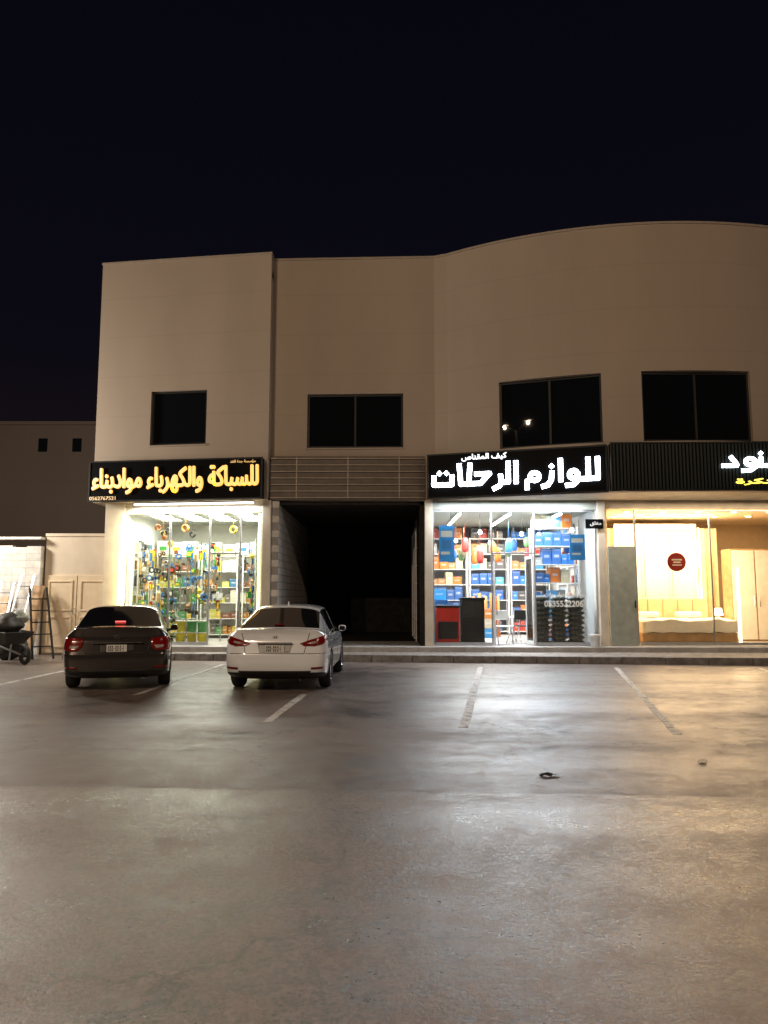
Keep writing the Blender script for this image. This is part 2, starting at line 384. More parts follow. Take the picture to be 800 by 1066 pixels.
# ------------------------------------------------------------ main building
def arc(X): return 28.6-math.sqrt(10.6**2-(X-7.7)**2)
BLD=empty('commercial_building','two-storey beige commercial building with curved upper facade','building',(0,22,0))
BL=(0,-22,0)
cols=[];idx={}
def addp(x,y,k=None):
    if k: idx[k]=len(cols)
    cols.append((x,y))
lb=lambda X:20.4-(X+8.1)*.7/4.97
addp(-8.1,31); addp(-8.1,20.4); addp(-6.5,lb(-6.5),'a0'); addp(-4.89,lb(-4.89),'a1'); addp(-3.13,19.7); addp(-3.13,20.13)
md=lambda X:20.13-(X+3.13)*.18/4.76
addp(-2.13,md(-2.13),'b0'); addp(.53,md(.53),'b1'); addp(1.4,md(1.4))
addp(1.75,19.82)
seg=[2.1+i*.27 for i in range(60)]
keys={3.04:'c0',5.5:'c1',6.46:'d0',9.2:'d1'}
allx=sorted([s for s in seg if s<14 and all(abs(s-k)>.08 for k in keys)]+list(keys))
for X in allx: addp(X,arc(X),keys.get(X))
addp(14,arc(14)); addp(14,31)
zs=[4.2,5.45,5.68,5.77,7.2,7.24,7.3,11.1]
holes=[('a0','a1',5.77,7.3),('b0','b1',5.68,7.2),('c0','c1',5.45,7.24),('d0','d1',5.45,7.24)]
def strip(zs,holes,name,m,th,off):
    bm=bmesh.new(); V=[[bm.verts.new((x,y,z)) for z in zs] for x,y in cols]
    for i in range(len(cols)-1):
        for j in range(len(zs)-1):
            if any(idx[a]<=i<idx[b_] and z0-.001<=zs[j] and zs[j+1]<=z1+.001 for a,b_,z0,z1 in holes): continue
            bm.faces.new([V[i][j],V[i+1][j],V[i+1][j+1],V[i][j+1]])
    me=bpy.data.meshes.new(name); bm.to_mesh(me); bm.free(); me.materials.append(m)
    o=link(bpy.data.objects.new(name,me)); o.parent=BLD; o.location=BL
    s=o.modifiers.new('s','SOLIDIFY'); s.thickness=th; s.offset=off; s.use_even_offset=False
    return o
strip(zs,holes,'upper_wall',M['wall'],.25,-1)
strip([11.103,11.16],[],'parapet_coping',M['wallcap'],.31,-.82)
b=MB(); ins=[(x,y+.02) for x,y in cols[1:-1]]
b.prism([( -8.08,22),]+ins+[(13.98,22)],4.21,4.26); b.done('soffit',M['creamlit'],BLD,loc=BL)
b=MB(); b.prism([(-8,30.9)]+[(x+(.1 if x<-8 else 0),y+.15) for x,y in cols[1:-1]]+[(13.9,30.9)],10.5,10.7); b.done('roof',M['kerb'],BLD,loc=BL)
b=MB(); b.box(-8.1,14,30.9,31.1,0,11.1); b.done('rear_wall',M['wall'],BLD,loc=BL)
def window(p0,p1,z0,z1,panes):
    p0=Vector(p0);p1=Vector(p1); d=p1-p0; L=d.length; a=math.atan2(d.y,d.x)
    wn=empty('window',None,None)
    wn.parent=BLD; wn.location=(p0.x,p0.y-22,0); wn.rotation_euler=(0,0,a)
    h=.06
    b=MB(); b.box(0.004,h,.08,.16,z0,z1).box(L-h,L-.004,.08,.16,z0,z1).box(h,L-h,.08,.16,z0+.003,z0+h).box(h,L-h,.08,.16,z1-h,z1-.003)
    for i in range(1,panes):
        X=L*i/panes; b.box(X-.03,X+.03,.085,.155,z0+h,z1-h)
    b.done('window_frame',M['aludark'],wn,bevel=.006)
    b=MB(); b.box(h-.01,L-h+.01,.12,.13,z0+h-.01,z1-h+.01); b.done('window_glass',M['winglass'],wn)
    b=MB(); b.box(-.03,L+.03,-.03,.08,z0-.05,z0-.003); b.done('window_sill',M['wallcap'],wn,bevel=.008)
window((-6.5,lb(-6.5)),(-4.89,lb(-4.89)),5.77,7.3,1)
window((-2.13,md(-2.13)),(.53,md(.53)),5.68,7.2,2)
window((3.04,arc(3.04)),(5.5,arc(5.5)),5.45,7.24,2)
window((6.46,arc(6.46)),(9.2,arc(9.2)),5.45,7.24,2)
b=MB()
for i in range(7):
    z=4.26+i*.18; b.box(-3.1,1.12,19.87,19.90,z,z+.022)
for X in(-2.4,-1.0,.4): b.box(X,X+.03,19.90,19.93,4.24,5.4)
b.mi=1; b.box(-3.1,1.12,19.93,20.0,4.22,5.42)
b.done('rail_band',[M['louver'],M['louverback']],BLD,loc=BL,bevel=.004)
def room(x0,x1,yf0,yf1,yb,mw,mf,mc,name,z1=4.0):
    b=MB()
    b.mi=1; b.prism([(x0,yf0+.1),(x1,yf1+.1),(x1,yb),(x0,yb)],.28,.305)
    b.mi=2; b.prism([(x0,yf0+.05),(x1,yf1+.05),(x1,yb),(x0,yb)],z1,z1+.1)
    b.mi=0; b.box(x0-.1,x1+.1,yb,yb+.1,.2,4.2)
    b.box(x0-.1,x0,yf0+.1,yb,.2,4.2).box(x1,x1+.1,yf1+.1,yb,.2,4.2)
    return b.done(name,[mw,mf,mc],BLD,loc=BL)
room(-7.3,-3.3,20.6,20.0,25,M['plaster'],M['tile'],M['plaster'],'shop_room')
room(1.3,5.8,20.05,20.05,27,M['plasterd'],M['tile'],M['greypanel'],'shop_room')
room(6.1,13,20.05,20.05,25,M['cream'],M['tile'],M['cream'],'shop_room')
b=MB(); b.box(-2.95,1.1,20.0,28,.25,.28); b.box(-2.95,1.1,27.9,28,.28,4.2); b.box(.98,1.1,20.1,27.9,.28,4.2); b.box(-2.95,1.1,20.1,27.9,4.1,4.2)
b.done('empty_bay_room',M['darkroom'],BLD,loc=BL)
b=MB(); b.box(-3.05,-2.86,20.0,27.9,.28,4.2); b.done('block_wall',M['block'],BLD,loc=BL)
def pillar(x0,x1,y0,y1,m,z1=4.2):
    b=MB(); b.box(x0,x1,y0,y1,.16,z1); b.done('pillar',m,BLD,loc=BL,bevel=.01)
pillar(-7.75,-7.2,20.45,20.95,M['creamlit']); pillar(-3.28,-3.06,19.85,20.4,M['creamlit'])
pillar(1.1,1.31,19.85,20.4,M['creamlit']); pillar(5.76,5.97,19.85,20.4,M['creamlit'])
b=MB(); b.prism([(-7.2,20.5),(-3.28,19.95),(-3.28,20.1),(-7.2,20.65)],3.95,4.205); b.done('lintel',M['creamlit'],BLD,loc=BL)
b=MB(); b.box(1.31,5.76,19.95,20.1,3.95,4.205); b.done('lintel',M['greypanel'],BLD,loc=BL)
b=MB(); b.box(5.97,13,19.95,20.1,3.98,4.205); b.done('lintel',M['creamlit'],BLD,loc=BL)
b=MB(); b.box(6.0,6.74,19.8,19.92,.31,2.95); b.mi=1; b.box(6.66,6.69,19.77,19.8,1.3,1.5)
b.done('shutter_panel',[M['greypanel'],M['aludark']],BLD,loc=BL,bevel=.01)
def shopfront(p0,p1,mull,doors,z0=.31,z1=3.95,tr=2.75,fm='alu'):
    p0=Vector(p0);p1=Vector(p1);d=p1-p0;L=d.length;a=math.atan2(d.y,d.x)
    e=empty('shopfront',None,None)
    e.parent=BLD; e.location=(p0.x,p0.y-22,0); e.rotation_euler=(0,0,a)
    b=MB(); h=.045
    b.box(0,h,-.03,.03,z0,z1).box(L-h,L,-.03,.03,z0,z1).box(h,L-h,-.03,.03,z1-h,z1)
    ms=[h]+[m*L for m in mull]+[L-h]
    for m in mull: b.box(m*L-.02,m*L+.02,-.03,.03,z0,z1-h)
    for i in range(len(ms)-1):
        if i in doors: b.box(ms[i]+.025,ms[i+1]-.025,-.028,.028,tr,tr+.05)
        else: b.box(ms[i]+.025,ms[i+1]-.025,-.028,.028,z0,z0+.08)
    b.done('shopfront_frame',M[fm],e,bevel=.005)
    b=MB()
    for i in range(len(ms)-1):
        if i in doors: b.box(ms[i]+.02,ms[i+1]-.02,-.004,.004,tr+.05,z1-h)
        else: b.box(ms[i]+.02,ms[i+1]-.02,-.004,.004,z0+.08,z1-h)
    b.done('shopfront_glass',M['glass'],e)
    return e
shopfront((-7.2,20.57),(-3.28,20.02),[.33,.62,.84],[2])
sf=shopfront((1.31,20.02),(5.76,20.02),[.36,.62],[1])
shopfront((6.78,20.02),(12.5,20.02),[.36,.8],[])
def leaf(x,rz,parent_name='door'):
    d=empty(parent_name,None,None); d.parent=sf; d.location=(x,.04,0); d.rotation_euler=(0,0,rz)
    b=MB(); b.box(0,.05,-.02,.02,.32,2.7).box(.5,.55,-.02,.02,.32,2.7).box(.05,.5,-.02,.02,2.63,2.7).box(.05,.5,-.02,.02,.32,.42); b.done('door_frame',M['white'],d,bevel=.004)
    b=MB(); b.box(.05,.5,-.004,.004,.42,2.63); b.done('door_glass',M['glass'],d)
    b=MB(); b.cyl((.46,-.06,1.1),(.46,-.06,1.6),.014); b.box(.45,.47,-.06,-.02,1.13,1.15).box(.45,.47,-.06,-.02,1.55,1.57); b.done('handle',M['chrome'],d)
leaf(1.66,R(80)); leaf(2.72,R(100))

# ------------------------------------------------------------ signs
def sign(p0,p1,z0,z1,label,m):
    p0=Vector(p0);p1=Vector(p1);d=p1-p0;L=d.length;a=math.atan2(d.y,d.x)
    e=empty('shop_sign',label,'sign',(p0.x,p0.y,z0),a)
    H=z1-z0
    b=MB(); b.box(0,L,0,.22,0,H); b.done('sign_panel',m,e,bevel=.012)
    b=MB(); b.box(-.02,L+.02,-.02,.0,-.02,.02).box(-.02,L+.02,-.02,0,H-.02,H+.02).box(-.02,.02,-.02,0,.02,H-.02).box(L-.02,L+.02,-.02,0,.02,H-.02)
    b.done('sign_edge',M['aludark'],e,bevel=.004)
    return e,L,H
e1,L1,H1=sign((-8.08,20.08),(-3.24,19.38),4.2,5.28,'black fascia sign with glowing yellow Arabic lettering above hardware shop',M['signblack'])
text('sign_lettering',shape('للسباكة والكهرباء موادبناء'),.02*L1,.985*L1,.15*H1,.84*H1,-.005,M['yellow'],e1,.03,.017)
text('sign_small_text',shape('مؤسسة جدة الغد'),.82*L1,.965*L1,.87*H1,.96*H1,-.005,M['yellow3'],e1,.01)
text('sign_phone_number','0562767521',.005*L1,.16*L1,.02*H1,.11*H1,-.005,M['yellow3'],e1,.01)
def waw(c): return ring(c,.24,.16,.2)
def wtail(c): return [(c-.17,.24),(c-.15,-.08),(c,-.27),(c+.25,-.3)]
e2,L2,H2=sign((1.17,19.5),(5.54,18.15),4.2,5.36,'black fascia sign with glowing white Arabic lettering above camping shop',M['signblack'])
# strokes: u runs right-to-left along the line of writing, v is height above the baseline
W1=[[(.05,1),(.05,0),(.85,0)],[(.42,1),(.42,0)],waw(1.0),wtail(1.0),
    [(1.5,1),(1.5,0)],[(1.85,.38),(1.88,.02),(2.02,-.24),(2.2,-.3)],ring(2.55,.22,.18,.2),[(2.7,.12),(2.86,0),(2.86,-.34)]]
D1=[(1.86,.72)]
W2=[[(3.3,1),(3.3,0)],[(3.62,1),(3.62,0),(3.9,0),(4.0,-.18),(4.2,-.3)],[(3.94,.34),(3.92,0)],
    [(4.95,.5),(4.4,.5),(4.78,0),(5.3,0)],[(5.22,1),(5.28,0),(5.62,0),(5.68,1)],
    [(6.0,.42),(6.0,0),(6.78,0),(6.78,.42)]]
D2=[(6.24,.62),(6.54,.62)]
strokes('sign_lettering',W1+W2,D1+D2,.025*L2,.965*L2,.10*H2,.77*H2,-.005,M['whitelet'],e2,.112,.056)
text('sign_small_text',shape('كيف المقناص'),.2*L2,.46*L2,.81*H2,.975*H2,-.005,M['whitesm'],e2,.01,.005)
e3,L3,H3=sign((5.6,17.98),(11.6,17.78),4.2,5.38,'dark ribbed fascia sign with white Arabic lettering above furniture shop',M['signblack'])
b=MB()
for i in range(69):
    X=.04+i*.085; b.box(X,X+.05,-.03,-.002,.03,H3-.03)
b.done('sign_ribs',M['signrib'],e3)
W3=[[(.05,1),(.05,0)],[(.4,1),(.4,0),(1.3,0)],[(.78,.4),(.78,0)],[(1.12,.42),(1.12,0)],ring(1.48,.24,.16,.2),wtail(1.48),[(2.12,.5),(1.95,.1),(1.95,0),(2.4,0)]]
D3=[(1.12,.74),(.78,-.25)]
strokes('sign_lettering',W3,D3,2.66,4.42,.36*H3,.88*H3,-.034,M['whitelet'],e3,.085,.045)
text('sign_small_text',shape('بأفكار مبتكرة'),2.98,5.7,.09*H3,.27*H3,-.034,M['yellow2'],e3,.01,.007)

# ------------------------------------------------------------ neighbour structures
nb=empty('neighbour_building','plain unlit beige building with two small windows','building',(-20,36,0))
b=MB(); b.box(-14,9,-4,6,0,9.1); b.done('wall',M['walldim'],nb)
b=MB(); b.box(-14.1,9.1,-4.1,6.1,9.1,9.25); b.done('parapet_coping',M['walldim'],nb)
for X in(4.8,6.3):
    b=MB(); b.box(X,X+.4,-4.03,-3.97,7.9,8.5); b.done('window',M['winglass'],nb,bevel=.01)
bw=empty('boundary_wall','smooth cream wall with pale double gate','wall',(-8.6,20.9,0))
b=MB(); b.box(-.95,.9,0,.2,0,3.3); b.mi=1; b.box(-.97,.92,-.03,.23,3.3,3.38); b.done('wall',[M['creamwall'],M['creamwall']],bw)
b=MB(); b.box(-.9,-.02,-.05,-.003,.05,2.2).box(.0,.88,-.05,-.003,.05,2.2)
for x0 in(-.82,.08):
    for z0 in(.2,1.2):
        b.box(x0,x0+.7,-.075,-.05,z0,z0+.05).box(x0,x0+.7,-.075,-.05,z0+.81,z0+.86).box(x0,x0+.05,-.075,-.05,z0+.05,z0+.81).box(x0+.65,x0+.7,-.075,-.05,z0+.05,z0+.81)
b.done('gate',M['cream'],bw,bevel=.008)
b=MB(); b.cyl((-.06,-.14,1.1),(-.06,-.14,1.3),.012).cyl((-.06,-.14,1.12),(-.06,-.05,1.12),.01).cyl((-.06,-.14,1.28),(-.06,-.05,1.28),.01); b.done('handle',M['alu'],bw)
b=MB()
random.seed(3)
X=-14.0
while X<-9.6:
    b.box(X,X+.397,20.7,20.9,0,3.05+random.choice([0,0,.04])-.02*(X+14)); X+=.4
b.box(-14,-9.6,20.66,20.94,3.2,3.27)
b.done('block_boundary_wall',M['blockw'],label='rough pale concrete block wall beside the cream gate',cat='wall')
def ladder(loc,rz,tilt,h,label,m,wd=.2):
    e=empty('ladder',label,'ladder',loc,rz,'ladders leaning on the walls')
    b=MB()
    for s in(-wd,wd): b.cyl((s,0,0),(s*.85,tilt,h),.03,seg=6)
    b.done('rails',m,e)
    n=int(h/.28)
    for i in range(1,n):
        b=MB(); t=i/n; q=wd*(1-.15*t); b.cyl((-q,tilt*t,h*t),(q,tilt*t,h*t),.018,seg=6); b.done('rung',m,e)
    return e
ladder((-9.85,19.6,0),.0,.95,2.2,'pale aluminium ladder leaning against the block wall',M['alu'])
ladder((-10.25,19.5,0),.12,1.0,2.0,'second pale aluminium ladder leaning against the block wall',M['alu'])
ladder((-8.85,19.5,0),.6,1.2,1.85,'short dark step ladder leaning beside the gate',M['aludark'],.25)
for X,h_,a_ in((-9.5,1.9,.1),(-10.5,1.6,-.08)):
    b=MB(); p=[(-.14,0,0),(.14,0,0),(.14,.7,h_),(-.14,.7,h_)]
    v0=[b.bm.verts.new(q) for q in p]; v1=[b.bm.verts.new((q[0],q[1]-.03,q[2]+.01)) for q in p]
    b.bm.faces.new(v0); b.bm.faces.new(v1[::-1])
    for i in range(4): b.bm.faces.new([v0[i],v0[(i+1)%4],v1[(i+1)%4],v1[i]])
    b.done('timber_board',M['wood'],loc=(X,19.95,0),rz=a_,label='rough timber board leaning against the block wall',cat='board',group='boards leaning on the wall')
wbw=empty('wheelbarrow','dark steel wheelbarrow loaded with rubble sacks','wheelbarrow',(-9.25,18.4,0),R(235))
wbw.scale=(1.15,1.15,1.1)
bm_=MB(); 
t0=[(-.28,-.35,.42),(.28,-.35,.42),(.2,.3,.42),(-.2,.3,.42)]; t1=[(-.38,-.5,.72),(.38,-.5,.72),(.32,.5,.68),(-.32,.5,.68)]
A=[bm_.bm.verts.new(p) for p in t0]; B=[bm_.bm.verts.new(p) for p in t1]
bm_.bm.faces.new(A[::-1])
for i in range(4): bm_.bm.faces.new([A[i],A[(i+1)%4],B[(i+1)%4],B[i]])
tr=bm_.done('tray',M['rust'],wbw); so=tr.modifiers.new('s','SOLIDIFY'); so.thickness=.015
b=MB(); b.torus((0,.72,.2),.16,.045,'X'); b.cyl((-.06,.72,.2),(.06,.72,.2),.05); b.done('wheel',M['rubber'],wbw,smooth=True)
for s in(-1,1):
    b=MB(); b.cyl((s*.08,.72,.22),(s*.25,.2,.38),.02).cyl((s*.25,.2,.38),(s*.3,-1.0,.62),.02); b.done('handle',M['steel'],wbw)
    b=MB(); b.cyl((s*.25,-.3,.43),(s*.28,-.4,0),.018); b.done('leg',M['steel'],wbw)
def lumpy(loc,sx,sy,sz,m,lab,nm,cat,seed):
    random.seed(seed); b=MB(); bmesh.ops.create_icosphere(b.bm,subdivisions=3,radius=1)
    ph=[random.uniform(0,6) for _ in range(6)]
    for v in b.bm.verts:
        k=1+.13*math.sin(v.co.x*4+ph[0])+.1*math.sin(v.co.y*5+ph[1])+.08*math.sin(v.co.z*7+ph[2])
        v.co=Vector((v.co.x*sx*k,v.co.y*sy*k,max(-.85,v.co.z)*sz*k))
    return b.done(nm,m,loc=loc,label=lab,cat=cat,smooth=True)
lumpy((-9.25,18.4,.92),.38,.33,.26,M['rust'],'dark filled rubble sack lying in the wheelbarrow','rubble_sack','sack',4)
lumpy((-9.05,18.55,1.08),.22,.22,.16,M['greypanel'],'grey filled rubble sack lying in the wheelbarrow','rubble_sack','sack',9)
lumpy((-9.55,19.3,.3),.4,.3,.34,M['rust'],'dark rubble sack standing on the ground by the wall','rubble_sack','sack',12)

# ------------------------------------------------------------ cars
def car(name,label,loc,rz,paint,kind):
    E=empty(name,label,'car',loc,rz,'cars parked in front of the shops')
    W=.885; dark=kind!='white'
    dk0=1.075 if dark else 1.05
    def nc(y,zb,w_,zs_,dk,dy=None):
        P=[(0,zb),(w_*.88,zb),(w_*.98,zb+.1),(w_,.48),(w_*1.005,.64),(w_*.99,zs_-.1),(w_*.95,zs_),(w_*.82,dk),(w_*.45,dk+.012),(0,dk+.018)]
        return [(p[0],y+(dy[i] if dy else 0),p[1]) for i,p in enumerate(P)]
    def cb(y,zb,w_,belt,wr,rz_):
        P=[(0,zb),(w_*.88,zb),(w_*.98,zb+.1),(w_,.48),(w_*1.005,.64),(w_*.99,belt-.1),(w_*.95,belt),(wr,rz_-.07),(wr*.8,rz_-.008),(0,rz_+.02)]
        return [(p[0],y,p[1]) for p in P]
    dyr=[.2,.12,.02,-.03,-.02,.08,.09,.04,.03,.03]
    r0=nc(.09,.24,W*.97,.97,dk0+.01,dyr)
    st=[]
    st.append([(0,p[1]-.07,p[2]) for p in r0])
    st.append([(p[0]*.5,p[1]-.065,p[2]) for p in r0])
    st.append([(p[0]*(.9 if dark else .86),p[1]-.045,p[2]) for p in r0])
    st.append([(p[0]*1.0,p[1]+(.03 if dark else .07),p[2]) for p in r0])
    st.append(nc(.36,.2,W,.965,dk0))
    ra=.56 if dark else .44
    st.append(nc(ra-.06,.2,W,.96,dk0)); st.append(nc(ra,.2,W,.96,dk0+.005))
    a=len(st)-1
    rt=1.24 if dark else 1.44
    st.append(cb(rt,.2,W,.94,.61,1.43)); st.append(cb(rt+.12,.2,W,.935,.62,1.455))
    bq=len(st)-2
    st.append(cb(2.2,.2,W,.92,.64,1.475)); st.append(cb(2.75,.2,W,.90,.62,1.43)); st.append(cb(2.85,.2,W,.90,.61,1.41))
    c_=len(st)-1
    st.append(nc(3.5,.2,W,.88,.96)); st.append(nc(3.6,.2,W,.87,.95)); st.append(nc(4.1,.2,W*.98,.80,.86))
    f0=nc(4.38,.24,W*.9,.70,.74,[-.1,-.05,0,.03,.02,0,-.02,-.03,-.03,-.03])
    st.append(f0); st.append([(p[0]*.8,p[1]+.08,p[2]) for p in f0]); st.append([(0,p[1]+.14,p[2]) for p in f0])
    bm=bmesh.new(); 
    Vr=[[bm.verts.new(p) for p in s] for s in st]; Vl=[[bm.verts.new((-p[0],p[1],p[2])) for p in s] for s in st]
    cl=bm.edges.layers.float.get('crease_edge') or bm.edges.layers.float.new('crease_edge')
    for V,fl in((Vr,0),(Vl,1)):
        for i in range(len(st)-1):
            for j in range(9):
                q=[V[i][j],V[i+1][j],V[i+1][j+1],V[i][j+1]]
                if fl: q=q[::-1]
                f=bm.faces.new(q)
                mi=0
                if i==a and j>=7: mi=1
                if i==c_ and j>=7: mi=3
                if bq<=i<c_ and j==6: mi=5 if fl else 2
                if j<=1: mi=4
                f.material_index=mi
        def cr_(v0,v1,val):
            e_=bm.edges.get((v0,v1))
            if e_: e_[cl]=val
        k_=1 if dark else .75
        for i in range(3,len(st)-3):
            cr_(V[i][6],V[i+1][6],.7*k_)
            if a<=i<=c_: cr_(V[i][7],V[i+1][7],.6*k_)
            cr_(V[i][2],V[i+1][2],.5)
            if i<a: cr_(V[i][7],V[i+1][7],.5*k_)
        for j in range(6,9):
            cr_(V[a][j],V[a][j+1],.6*k_); cr_(V[a+1][j],V[a+1][j+1],.45*k_)
        for i in range(0,3):
            cr_(V[i][7],V[i+1][7],.85); cr_(V[i][4],V[i+1][4],.7); cr_(V[i][2],V[i+1][2],.4); cr_(V[i][5],V[i+1][5],.45)
        if dark:
            for j in range(2,8): cr_(V[2][j],V[2][j+1],.25)
    bmesh.ops.remove_doubles(bm,verts=bm.verts,dist=1e-4)
    bmesh.ops.dissolve_degenerate(bm,edges=bm.edges,dist=1e-5)
    bmesh.ops.recalc_face_normals(bm,faces=bm.faces)
    me=bpy.data.meshes.new('cb'); bm.to_mesh(me); bm.free()
    for m in(paint,M['cglass'],M['cglass'],M['cglass'],M['black'],M['cglass']): me.materials.append(m)
    o=link(bpy.data.objects.new('tmp',me)); s=o.modifiers.new('s','SUBSURF'); s.levels=3; s.render_levels=3
    cutters=[]
    for yy in(.98,3.62):
        for sx in(-1,1):
            b=MB(); b.cyl((sx*.56,yy,.33),(sx*1.2,yy,.33),.375,seg=40); k=b.done('cut',M['black']); cutters.append(k)
            md_=o.modifiers.new('b','BOOLEAN'); md_.operation='DIFFERENCE'; md_.object=k; md_.solver='EXACT'
    bpy.context.view_layer.update()
    dg=bpy.context.evaluated_depsgraph_get(); full=bpy.data.meshes.new_from_object(o.evaluated_get(dg))
    bpy.data.objects.remove(o)
    for k in cutters: bpy.data.objects.remove(k)
    names={0:'body',1:'rear_window',2:'side_window',3:'windscreen',4:'underbody',5:'side_window'}
    fb=bmesh.new(); fb.from_mesh(full); bvh=BVHTree.FromBMesh(fb)
    for mi,nm in names.items():
        c=fb.copy(); bmesh.ops.delete(c,geom=[f for f in c.faces if (f.material_index if f.material_index<6 else 4)!=mi],context='FACES')
        if not c.faces: c.free(); continue
        for f in c.faces: f.material_index=0; f.smooth=True
        m2=bpy.data.meshes.new(nm); c.to_mesh(m2); c.free(); m2.materials.append(paint if mi==0 else M['black'] if mi==4 else M['cglass'])
        po=link(bpy.data.objects.new(nm,m2)); po.parent=E
    fb.free()
    def rear(s_,z):
        sg=1 if s_>=0 else -1; u=abs(s_)
        if u<=.6: return Vector((s_,-1.2,z)),Vector((0,1,0))
        an=(u-.6)/.3; p=Vector((sg*.6,.35,z)); dd=Vector((sg*math.sin(an),-math.cos(an),0))
        return p+dd*1.5,-dd
    def side(sg): return lambda y,z:(Vector((sg*2,y,z)),Vector((-sg,0,0)))
    def patch(nm,outl,mapf,mt,off=.006,thick=.008,step=.04):
        bm=bmesh.new(); f=bm.faces.new([bm.verts.new((p[0],p[1],0)) for p in outl]); bmesh.ops.triangulate(bm,faces=[f])
        for ax in(0,1):
            lo=min(p[ax] for p in outl); hi=max(p[ax] for p in outl); k=lo+step
            while k<hi:
                no=[0,0,0]; no[ax]=1; c=[0,0,0]; c[ax]=k
                bmesh.ops.bisect_plane(bm,geom=bm.verts[:]+bm.edges[:]+bm.faces[:],plane_co=c,plane_no=no); k+=step
        dele=[]
        for v in bm.verts:
            og,dr=mapf(v.co.x,v.co.y); h=bvh.ray_cast(og,dr)
            if h[0] is None: dele.append(v)
            else: v.co=h[0]-dr*off
        bmesh.ops.delete(bm,geom=dele,context='VERTS')
        me=bpy.data.meshes.new(nm); bm.to_mesh(me); bm.free(); me.materials.append(mt)
        for p in me.polygons: p.use_smooth=True
        o=link(bpy.data.objects.new(nm,me)); o.parent=E
        so=o.modifiers.new('s','SOLIDIFY'); so.thickness=thick; so.offset=0
        return o
    def mir(pts): return [(-p[0],p[1]) for p in pts][::-1]
    def seam(nm,pts,mapf,wd=.008,mt=None):
        for (x0,z0),(x1,z1) in zip(pts,pts[1:]):
            d=Vector((x1-x0,z1-z0)); n=Vector((-d.y,d.x)).normalized()*wd/2
            patch(nm,[(x0+n.x,z0+n.y),(x1+n.x,z1+n.y),(x1-n.x,z1-n.y),(x0-n.x,z0-n.y)],mapf,mt or M['black'],.0015,.002,.06)
    if not dark:
        lamp=[(.42,.825),(.60,.89),(.82,.935),(1.02,.97),(1.20,.98),(1.06,.895),(.86,.815),(.68,.78),(.50,.785)]
        rev=[(.54,.828),(.64,.857),(.74,.867),(.74,.84),(.64,.815)]
    else:
        lamp=[(.55,.90),(.72,.925),(.88,.93),(1.06,.915),(1.03,.82),(.95,.735),(.80,.695),(.64,.70),(.56,.77)]
        rev=[(.61,.79),(.76,.79),(.76,.745),(.65,.735)]
    for g in(lamp,mir(lamp)): patch('tail_light',g,rear,M['redlamp'],.010,.012)
    for g in(rev,mir(rev)): patch('reversing_light',g,rear,M['clearlamp'],.018,.006)
    seam('boot_seam',[(-.58,1.0),(-.50,.66),(.50,.66),(.58,1.0)],rear,.011)
    seam('bumper_seam',[(-.95,.66),(-.52,.66)],rear,.010); seam('bumper_seam',[(.52,.66),(.95,.66)],rear,.010)
    patch('plate_recess_shade',[(-.30,.82),(.30,.82),(.26,.675),(-.26,.675)],rear,M['black'] if dark else M['shade'],.002,.003)  # shade of the recess painted as a flat dark patch behind the plate
    og,dr=rear(0,.74); h=bvh.ray_cast(og,dr)[0]
    b=MB(); b.box(-.165,.165,h.y-.03,h.y-.015,.68,.80); b.done('number_plate',M['plate'],E,bevel=.004)
    b=MB(); b.box(-.155,.105,h.y-.033,h.y-.0305,.735,.742).box(.105,.111,h.y-.033,h.y-.0305,.69,.79)
    for i,xx in enumerate((-.14,-.11,-.08,-.02,.01,.05)):
        b.box(xx,xx+.018,h.y-.033,h.y-.0305,.695,.725).box(xx,xx+.018,h.y-.033,h.y-.0305,.752,.785)
    b.done('plate_markings',M['black'],E)
    b=MB(); b.box(-.3 if not dark else -.42,.3 if not dark else .42,h.y-.03,h.y+.02,.828,.848); b.done('boot_trim',M['chrome'],E,bevel=.008)
    og,dr=rear(0,.93); h2=bvh.ray_cast(og,dr)[0]
    b=MB(); 
    if not dark:
        b.cyl((-.018,0,-.024),(-.010,0,.024),.005,seg=6).cyl((.010,0,-.024),(.018,0,.024),.005,seg=6).cyl((-.014,0,-.004),(.014,0,.004),.005,seg=6); b.torus((0,0,0),.034,.002,'Y',24,6)
    else: b.torus((0,0,0),.036,.004,'Y',24,6); b.torus((0,-.002,.008),.018,.003,'Y',20,6)
    em=b.done('emblem',M['chrome'],E,loc=(0,h2.y-.010,.93)); em.scale=(1.3,1,.75)
    patch('bumper_valance',[(-.62,.37),(.62,.37),(.56,.27),(-.56,.27)],rear,M['black'],.004,.006)
    for sg in(-1,1):
        g=[(.62,.43),(.84,.44),(.84,.405),(.62,.395)]
        if sg<0: g=mir(g)
        patch('rear_reflector',g,rear,M['redlamp'],.006,.006)
    b=MB(); b.lathe([(.035,.0),(.035,.16),(.028,.16),(.028,0)],(.45,.06,.22),'Y'); b.done('exhaust_pipe',M['chrome'],E,smooth=True)
    h3=bvh.ray_cast(Vector((0,ra+.12,3)),Vector((0,0,-1)))[0]
    b=MB(); b.box(-.09,.09,h3.y-.02,h3.y+.01,h3.z+.006,h3.z+.026); b.done('high_brake_light',M['redlit'] if dark else M['redlamp'],E,bevel=.004)
